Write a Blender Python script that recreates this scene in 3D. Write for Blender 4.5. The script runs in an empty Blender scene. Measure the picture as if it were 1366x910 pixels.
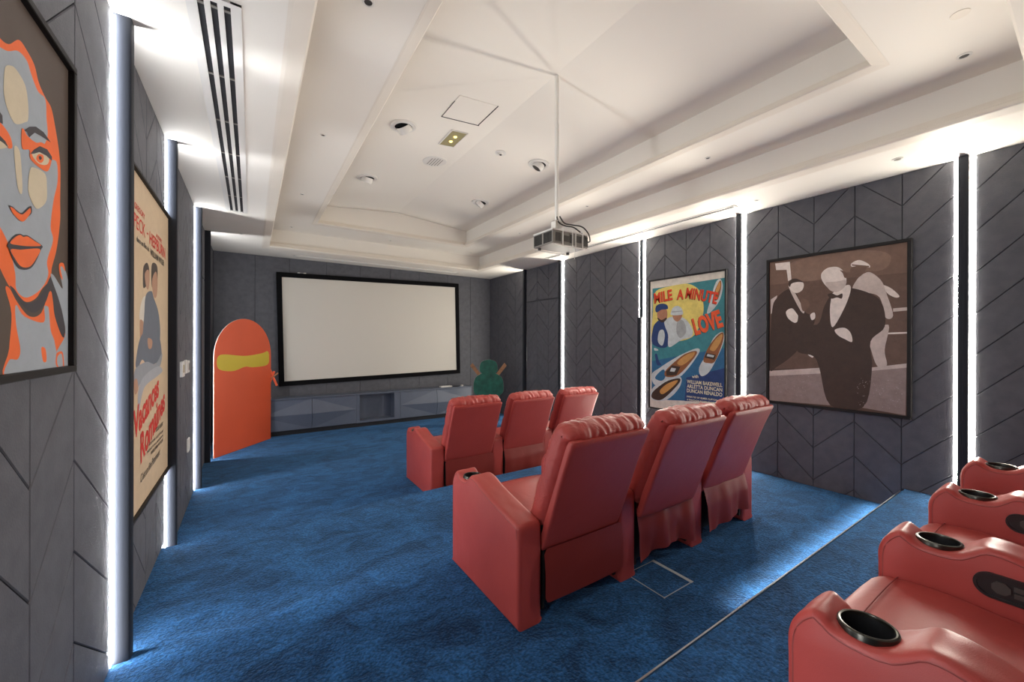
import bpy, bmesh, math, random
from mathutils import Vector, Matrix, noise
from mathutils.geometry import tessellate_polygon
PI = math.pi
random.seed(7)
COL = bpy.context.scene.collection

# ---------------------------------------------------------------- camera, world, exposure
ZC = 1.755
cam_d = bpy.data.cameras.new('camera'); cam = bpy.data.objects.new('camera', cam_d); COL.objects.link(cam)
cam_d.sensor_fit = 'HORIZONTAL'; cam_d.sensor_width = 36.0
cam_d.lens = 36.0 * 524.15 / 1366.0
cam_d.clip_start = 0.02; cam_d.clip_end = 60
cam.location = (0, 0, ZC)
cam.rotation_euler = (PI / 2 - math.radians(0.049), -math.radians(0.16), -math.radians(33.56))
cam_d.shift_y = 0.0003
bpy.context.scene.camera = cam
world = bpy.data.worlds.new('world'); bpy.context.scene.world = world
world.use_nodes = True
world.node_tree.nodes['Background'].inputs[0].default_value = (0.9, 0.9, 1.0, 1)
world.node_tree.nodes['Background'].inputs[1].default_value = 0.02
vs = bpy.context.scene.view_settings
vs.view_transform = 'Standard'; vs.look = 'None'; vs.gamma = 1.0; vs.use_curve_mapping = False
vs.exposure = 0.85
LED_POWER = 128.0          # radiance of the vertical LED strips
COVE_WARM = (1.0, 0.86, 0.68)

# room, metres; camera above the origin; +Y towards the screen
XL, XR, YF, YB = -0.534, 4.84, 8.257, -1.75
Z0, Z1, Z2, ZS = 0.07, 0.258, 0.447, 3.26       # three carpet tiers and the soffit
E1, E2 = 3.76, 1.00                              # front edges of the upper tiers

# ---------------------------------------------------------------- materials
def newmat(name):
    m = bpy.data.materials.new(name); m.use_nodes = True
    return m, m.node_tree.nodes, m.node_tree.links, m.node_tree.nodes['Principled BSDF']
def pbr(name, col, rough=0.5, metal=0.0, noise_amt=0.0, nscale=8.0, bump=0.0, bscale=60.0, spec=0.5, dark=0.6, detail=6, coat=0.0, sheen=0.0):
    m, N, L, b = newmat(name)
    b.inputs['Base Color'].default_value = (*col, 1); b.inputs['Roughness'].default_value = rough
    b.inputs['Metallic'].default_value = metal; b.inputs['Specular IOR Level'].default_value = spec
    b.inputs['Coat Weight'].default_value = coat; b.inputs['Sheen Weight'].default_value = sheen
    tc = N.new('ShaderNodeTexCoord')
    if noise_amt > 0:
        n = N.new('ShaderNodeTexNoise'); n.inputs['Scale'].default_value = nscale; n.inputs['Detail'].default_value = detail
        L.new(tc.outputs['Object'], n.inputs['Vector'])
        r = N.new('ShaderNodeMapRange'); r.inputs[1].default_value = 0.3; r.inputs[2].default_value = 0.7
        r.inputs[3].default_value = 0; r.inputs[4].default_value = noise_amt
        mx = N.new('ShaderNodeMix'); mx.data_type = 'RGBA'
        mx.inputs[6].default_value = (*col, 1); mx.inputs[7].default_value = (*[c * dark for c in col], 1)
        L.new(n.outputs['Fac'], r.inputs[0]); L.new(r.outputs[0], mx.inputs[0]); L.new(mx.outputs[2], b.inputs['Base Color'])
    if bump > 0:
        n2 = N.new('ShaderNodeTexNoise'); n2.inputs['Scale'].default_value = bscale; n2.inputs['Detail'].default_value = 4
        L.new(tc.outputs['Object'], n2.inputs['Vector'])
        bp = N.new('ShaderNodeBump'); bp.inputs['Strength'].default_value = bump; bp.inputs['Distance'].default_value = 0.01
        L.new(n2.outputs['Fac'], bp.inputs['Height']); L.new(bp.outputs[0], b.inputs['Normal'])
    return m
def emit(name, col, s):
    m, N, L, b = newmat(name)
    b.inputs['Base Color'].default_value = (0.8, 0.8, 0.8, 1)
    b.inputs['Emission Color'].default_value = (*col, 1); b.inputs['Emission Strength'].default_value = s
    return m
M = {}
M['ceil'] = pbr('ceiling_paint', (0.86, 0.82, 0.75), 0.75, noise_amt=0.25, nscale=1.2, dark=0.95, spec=0.2)
M['mould'] = pbr('moulding_paint', (0.82, 0.76, 0.67), 0.6, noise_amt=0.3, nscale=5, dark=0.9, spec=0.25)
M['panel'] = pbr('wall_panel', (0.110, 0.112, 0.128), 0.62, noise_amt=0.8, nscale=14, dark=0.72, bump=0.15, bscale=140, spec=0.3)
M['wallbase'] = pbr('wall_groove', (0.045, 0.047, 0.056), 0.8)
M['pilaster'] = pbr('pilaster_lacquer', (0.019, 0.022, 0.030), 0.6, spec=0.2)
M['led'] = emit('led_diffuser', (1.0, 0.93, 0.82), LED_POWER)
M['led_left'] = emit('led_diffuser_cool', (0.95, 0.97, 1.0), LED_POWER * 0.52)
M['alu'] = pbr('brushed_metal', (0.55, 0.55, 0.55), 0.35, 1.0)
M['chrome'] = pbr('dark_steel_ring', (0.07, 0.068, 0.058), 0.28, 0.9)
M['black'] = pbr('black_plastic', (0.012, 0.012, 0.013), 0.35)
M['blackm'] = pbr('black_matt', (0.008, 0.008, 0.008), 0.8)
M['frame'] = pbr('black_wood_frame', (0.010, 0.009, 0.009), 0.55, spec=0.25)
M['fabric_black'] = pbr('black_velvet', (0.006, 0.006, 0.007), 0.95, spec=0.1)
M['screen'] = pbr('screen_cloth', (0.62, 0.59, 0.53), 0.9, spec=0.1)
M['white'] = pbr('white_plastic', (0.75, 0.73, 0.69), 0.4)
M['whitemet'] = pbr('white_metal', (0.80, 0.78, 0.73), 0.4)
M['console'] = pbr('console_lacquer', (0.105, 0.125, 0.17), 0.4, noise_amt=0.4, nscale=9, dark=0.85)
M['dark'] = pbr('dark_recess', (0.01, 0.011, 0.015), 0.7)
M['red'] = pbr('red_board_print', (0.85, 0.115, 0.035), 0.4, noise_amt=0.5, nscale=1.3, dark=0.8)
M['yellow'] = pbr('yellow_print', (0.72, 0.55, 0.04), 0.4)
M['green'] = pbr('green_board_print', (0.02, 0.16, 0.12), 0.35, noise_amt=1.0, nscale=9, dark=0.45)
M['tan'] = pbr('tan_print', (0.40, 0.20, 0.10), 0.5, noise_amt=0.8, nscale=30, dark=0.5)
M['edge'] = pbr('foam_board_edge', (0.40, 0.38, 0.35), 0.6)
M['rim'] = pbr('pale_metal_trim', (0.42, 0.44, 0.45), 0.45, 0.0)
M['grey'] = pbr('grey_plastic', (0.22, 0.205, 0.18), 0.45)
M['greyd'] = pbr('dark_grey_plastic', (0.05, 0.045, 0.04), 0.5)
M['gold_led'] = emit('amber_lamp', (1.0, 0.72, 0.08), 2.2)
M['amber'] = pbr('amber_lens', (0.34, 0.30, 0.16), 0.35)

def carpet_mat():
    m, N, L, b = newmat('blue_carpet')
    tc = N.new('ShaderNodeTexCoord')
    big = N.new('ShaderNodeTexNoise'); big.inputs['Scale'].default_value = 3.2; big.inputs['Detail'].default_value = 9; big.inputs['Roughness'].default_value = 0.72
    big.inputs['Distortion'].default_value = 0.9
    mp = N.new('ShaderNodeMapping'); mp.inputs['Scale'].default_value = (1.0, 1.6, 1.0); mp.inputs['Rotation'].default_value = (0, 0, 0.5)
    L.new(tc.outputs['Object'], mp.inputs[0]); L.new(mp.outputs[0], big.inputs['Vector'])
    fine = N.new('ShaderNodeTexNoise'); fine.inputs['Scale'].default_value = 75; fine.inputs['Detail'].default_value = 3
    L.new(tc.outputs['Object'], fine.inputs['Vector'])
    ramp = N.new('ShaderNodeValToRGB'); e = ramp.color_ramp.elements
    e[0].position = 0.38; e[0].color = (0.0022, 0.012, 0.040, 1)
    e[1].position = 0.60; e[1].color = (0.0130, 0.068, 0.175, 1)
    L.new(big.outputs['Fac'], ramp.inputs[0])
    mx = N.new('ShaderNodeMix'); mx.data_type = 'RGBA'; mx.blend_type = 'MULTIPLY'; mx.inputs[0].default_value = 1
    r2 = N.new('ShaderNodeMapRange'); r2.inputs[1].default_value = 0.35; r2.inputs[2].default_value = 0.65; r2.inputs[3].default_value = 0.50; r2.inputs[4].default_value = 1.55
    L.new(fine.outputs['Fac'], r2.inputs[0]); L.new(ramp.outputs[0], mx.inputs[6]); L.new(r2.outputs[0], mx.inputs[7])
    L.new(mx.outputs[2], b.inputs['Base Color'])
    b.inputs['Roughness'].default_value = 0.95; b.inputs['Specular IOR Level'].default_value = 0.1
    b.inputs['Sheen Weight'].default_value = 0.35; b.inputs['Sheen Roughness'].default_value = 0.5; b.inputs['Sheen Tint'].default_value = (0.25, 0.55, 1, 1)
    bp = N.new('ShaderNodeBump'); bp.inputs['Strength'].default_value = 0.8; bp.inputs['Distance'].default_value = 0.012
    ad = N.new('ShaderNodeMath'); ad.operation = 'ADD'
    L.new(fine.outputs['Fac'], ad.inputs[0]); L.new(big.outputs['Fac'], ad.inputs[1])
    L.new(ad.outputs[0], bp.inputs['Height']); L.new(bp.outputs[0], b.inputs['Normal'])
    return m
M['carpet'] = carpet_mat()

def leather_mat(name, col, wr=0.35, wscale=9.0):
    m, N, L, b = newmat(name)
    tc = N.new('ShaderNodeTexCoord')
    n = N.new('ShaderNodeTexNoise'); n.inputs['Scale'].default_value = 5; n.inputs['Detail'].default_value = 5
    L.new(tc.outputs['Object'], n.inputs['Vector'])
    mx = N.new('ShaderNodeMix'); mx.data_type = 'RGBA'
    mx.inputs[6].default_value = (*col, 1); mx.inputs[7].default_value = (col[0] * .8, col[1] * .75, col[2] * .75, 1)
    L.new(n.outputs['Fac'], mx.inputs[0]); L.new(mx.outputs[2], b.inputs['Base Color'])
    b.inputs['Roughness'].default_value = 0.42; b.inputs['Specular IOR Level'].default_value = 0.45
    w = N.new('ShaderNodeTexNoise'); w.inputs['Scale'].default_value = wscale; w.inputs['Detail'].default_value = 3; w.inputs['Distortion'].default_value = 1.2
    L.new(tc.outputs['Object'], w.inputs['Vector'])
    v = N.new('ShaderNodeTexVoronoi'); v.inputs['Scale'].default_value = 420
    L.new(tc.outputs['Object'], v.inputs['Vector'])
    b1 = N.new('ShaderNodeBump'); b1.inputs['Strength'].default_value = wr; b1.inputs['Distance'].default_value = 0.02
    b2 = N.new('ShaderNodeBump'); b2.inputs['Strength'].default_value = 0.12; b2.inputs['Distance'].default_value = 0.002
    L.new(w.outputs['Fac'], b1.inputs['Height']); L.new(v.outputs['Distance'], b2.inputs['Height'])
    L.new(b1.outputs[0], b2.inputs['Normal']); L.new(b2.outputs[0], b.inputs['Normal'])
    return m
RED = (0.43, 0.060, 0.049)
M['leather'] = leather_mat('red_leather', RED, 0.12, 5)
M['leather_soft'] = leather_mat('red_leather_soft', RED, 0.35, 12)
M['leather_seam'] = pbr('red_leather_piping', (0.27, 0.045, 0.038), 0.5)

def print_mat():
    m, N, L, b = newmat('printed_picture')
    at = N.new('ShaderNodeAttribute'); at.attribute_name = 'Col'
    tc = N.new('ShaderNodeTexCoord')
    n = N.new('ShaderNodeTexNoise'); n.inputs['Scale'].default_value = 14; n.inputs['Detail'].default_value = 8; n.inputs['Roughness'].default_value = .7
    L.new(tc.outputs['Object'], n.inputs['Vector'])
    r = N.new('ShaderNodeMapRange'); r.inputs[1].default_value = 0.3; r.inputs[2].default_value = 0.7; r.inputs[3].default_value = 0.82; r.inputs[4].default_value = 1.14
    L.new(n.outputs['Fac'], r.inputs[0])
    mx = N.new('ShaderNodeMix'); mx.data_type = 'RGBA'; mx.blend_type = 'MULTIPLY'; mx.inputs[0].default_value = 1
    L.new(at.outputs['Color'], mx.inputs[6]); L.new(r.outputs[0], mx.inputs[7]); L.new(mx.outputs[2], b.inputs['Base Color'])
    b.inputs['Roughness'].default_value = 0.5; b.inputs['Specular IOR Level'].default_value = 0.3
    return m
M['print'] = print_mat()
_m = M['print'].copy(); _m.name = 'flat_picture'; _m.node_tree.nodes['Map Range'].inputs[3].default_value = .94; _m.node_tree.nodes['Map Range'].inputs[4].default_value = 1.06
M['flatprint'] = _m

# ---------------------------------------------------------------- helpers
def obj(name, bm, mat, parent=None, smooth=False, loc=None, angle=35, kind=None):
    if isinstance(bm, bmesh.types.BMesh):
        bmesh.ops.recalc_face_normals(bm, faces=bm.faces)
        me = bpy.data.meshes.new(name); bm.to_mesh(me); bm.free()
    else: me = bm
    if mat is not None and not me.materials: me.materials.append(mat)
    if smooth:
        for p in me.polygons: p.use_smooth = True
        try: me.set_sharp_from_angle(angle=math.radians(angle))
        except Exception: pass
    o = bpy.data.objects.new(name, me); COL.objects.link(o)
    if parent is not None: o.parent = parent
    if loc is not None: o.location = loc
    if kind: o['kind'] = kind
    return o
def tag(o, label, cat, group=None):
    o['label'] = label; o['category'] = cat
    if group: o['group'] = group
    return o
def thing(name, label, cat, loc=(0, 0, 0), rotz=0, group=None):
    o = bpy.data.objects.new(name, None); COL.objects.link(o); o.empty_display_size = 0.1
    o.location = loc; o.rotation_euler = (0, 0, rotz)
    return tag(o, label, cat, group)
def struct(name, bm, mat, **k):
    o = obj(name, bm, mat, **k); o['kind'] = 'structure'; return o
def box(bm, x0, x1, y0, y1, z0, z1, bev=0.0, seg=2):
    r = bmesh.ops.create_cube(bm, size=1)
    vsx = r['verts']
    bmesh.ops.scale(bm, vec=(x1 - x0, y1 - y0, z1 - z0), verts=vsx)
    bmesh.ops.translate(bm, vec=((x0 + x1) / 2, (y0 + y1) / 2, (z0 + z1) / 2), verts=vsx)
    if bev > 0:
        es = list({e for v in vsx for e in v.link_edges})
        bmesh.ops.bevel(bm, geom=es, offset=bev, segments=seg, affect='EDGES', profile=0.5)
    return bm
def B(*a, **k):
    bm = bmesh.new(); return box(bm, *a, **k)
def cyl(bm, c, axis, r, h, n=24, r2=None, cap=True):
    r2 = r if r2 is None else r2
    q = Vector(axis).normalized().to_track_quat('Z', 'Y').to_matrix().to_4x4()
    mt = Matrix.Translation(c) @ q @ Matrix.Translation((0, 0, h / 2))
    bmesh.ops.create_cone(bm, cap_ends=cap, cap_tris=False, segments=n, radius1=r, radius2=r2, depth=h, matrix=mt)
    return bm
def tube(bm, pts, r, n=8, closed=False):
    pts = [Vector(p) for p in pts]; rings = []
    m = len(pts)
    for i, p in enumerate(pts):
        a = pts[(i - 1) % m] if (closed or i > 0) else p
        b = pts[(i + 1) % m] if (closed or i < m - 1) else p
        t = (b - a).normalized()
        u = t.cross(Vector((0.13, 0.21, 1)) if abs(t.z) < .95 else Vector((1, .2, 0))).normalized(); w = t.cross(u)
        rings.append([bm.verts.new(p + r * (math.cos(2 * PI * k / n) * u + math.sin(2 * PI * k / n) * w)) for k in range(n)])
    for i in range(m if closed else m - 1):
        A, C = rings[i], rings[(i + 1) % m]
        for k in range(n): bm.faces.new((A[k], A[(k + 1) % n], C[(k + 1) % n], C[k]))
    if not closed:
        bm.faces.new(rings[0][::-1]); bm.faces.new(rings[-1])
    return bm
def lathe(bm, prof, n=32, mt=None):
    mt = mt or Matrix.Identity(4); rings = []
    for r, z in prof:
        rings.append([bm.verts.new(mt @ Vector((r * math.cos(2 * PI * k / n), r * math.sin(2 * PI * k / n), z))) for k in range(n)])
    for A, C in zip(rings, rings[1:]):
        for k in range(n): bm.faces.new((A[k], A[(k + 1) % n], C[(k + 1) % n], C[k]))
    return rings
def cr(pts, n=6, closed=True):
    out = []; m = len(pts); rng = range(m) if closed else range(m - 1)
    for i in rng:
        g = lambda j: pts[j % m] if closed else pts[max(0, min(m - 1, j))]
        p0, p1, p2, p3 = g(i - 1), g(i), g(i + 1), g(i + 2)
        for k in range(n):
            t = k / n
            out.append(tuple(0.5 * ((2 * b) + (-a + c) * t + (2 * a - 5 * b + 4 * c - d) * t * t + (-a + 3 * b - 3 * c + d) * t ** 3) for a, b, c, d in zip(p0, p1, p2, p3)))
    if not closed: out.append(tuple(pts[-1]))
    return out
def resample(pts, n):
    P = [Vector(p) for p in pts]; P.append(P[0]); d = [0]
    for a, b in zip(P, P[1:]): d.append(d[-1] + (b - a).length)
    out = []; j = 0
    for k in range(n):
        s = d[-1] * k / n
        while d[j + 1] < s: j += 1
        t = (s - d[j]) / max(1e-9, d[j + 1] - d[j]); out.append(tuple(P[j].lerp(P[j + 1], t)))
    return out
def pnormals(P):
    m = len(P); out = []
    area = sum(P[i][0] * P[(i + 1) % m][1] - P[(i + 1) % m][0] * P[i][1] for i in range(m))
    s = 1 if area > 0 else -1
    for i in range(m):
        a, b = P[i - 1], P[(i + 1) % m]
        t = Vector((b[0] - a[0], b[1] - a[1])); t.normalize(); out.append((t.y * s, -t.x * s))
    return out
def puff(bm, prof, hw, r, nx=8, nr=4, xc=0.0, disp=None, rin=None):
    """closed (y,z) profile swept over x from -hw to hw with rounded shoulders of radius r"""
    nrm = pnormals(prof); rin = r if rin is None else rin
    xs = []
    for i in range(nr + 1):
        th = PI / 2 * i / nr; xs.append((-hw + r * (1 - math.cos(th)), rin * (1 - math.sin(th))))
    mid = [(-hw + r + (2 * hw - 2 * r) * k / nx, 0.0) for k in range(1, nx)]
    allx = xs + mid + [(-x, i) for x, i in reversed(xs)]
    rings = []
    for x, ins in allx:
        ring = []
        for (y, z), (ny, nz) in zip(prof, nrm):
            d = -ins + (disp(x, y, z, ny, nz) if disp else 0)
            ring.append(bm.verts.new((xc + x, y + ny * d, z + nz * d)))
        rings.append(ring)
    n = len(prof)
    for A, C in zip(rings, rings[1:]):
        for k in range(n): bm.faces.new((A[k], A[(k + 1) % n], C[(k + 1) % n], C[k]))
    for ring in (rings[0], rings[-1]):
        try: bm.faces.new(ring)
        except Exception: pass
    return bm
def extrude_poly(bm, pts, y0, y1, bev=0.0):
    """polygon in local x,z extruded along y"""
    lo = [bm.verts.new((p[0], y0, p[1])) for p in pts]; hi = [bm.verts.new((p[0], y1, p[1])) for p in pts]
    n = len(pts)
    bm.faces.new(lo); bm.faces.new(hi[::-1])
    for k in range(n): bm.faces.new((lo[k], hi[k], hi[(k + 1) % n], lo[(k + 1) % n]))
    return bm
def new_from(o):
    dg = bpy.context.evaluated_depsgraph_get(); return bpy.data.meshes.new_from_object(o.evaluated_get(dg))
def boolean_cut(o, cutter_bm):
    c = obj('cutter', cutter_bm, None)
    md = o.modifiers.new('b', 'BOOLEAN'); md.operation = 'DIFFERENCE'; md.object = c; md.solver = 'EXACT'
    me = new_from(o); o.modifiers.clear(); old = o.data; o.data = me
    bpy.data.objects.remove(c, do_unlink=True); bpy.data.meshes.remove(old)
    return o
RW, LW, FW = -PI / 2, PI / 2, 0.0            # facing of things on the right, left, front walls (local -y looks into the room)
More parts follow.
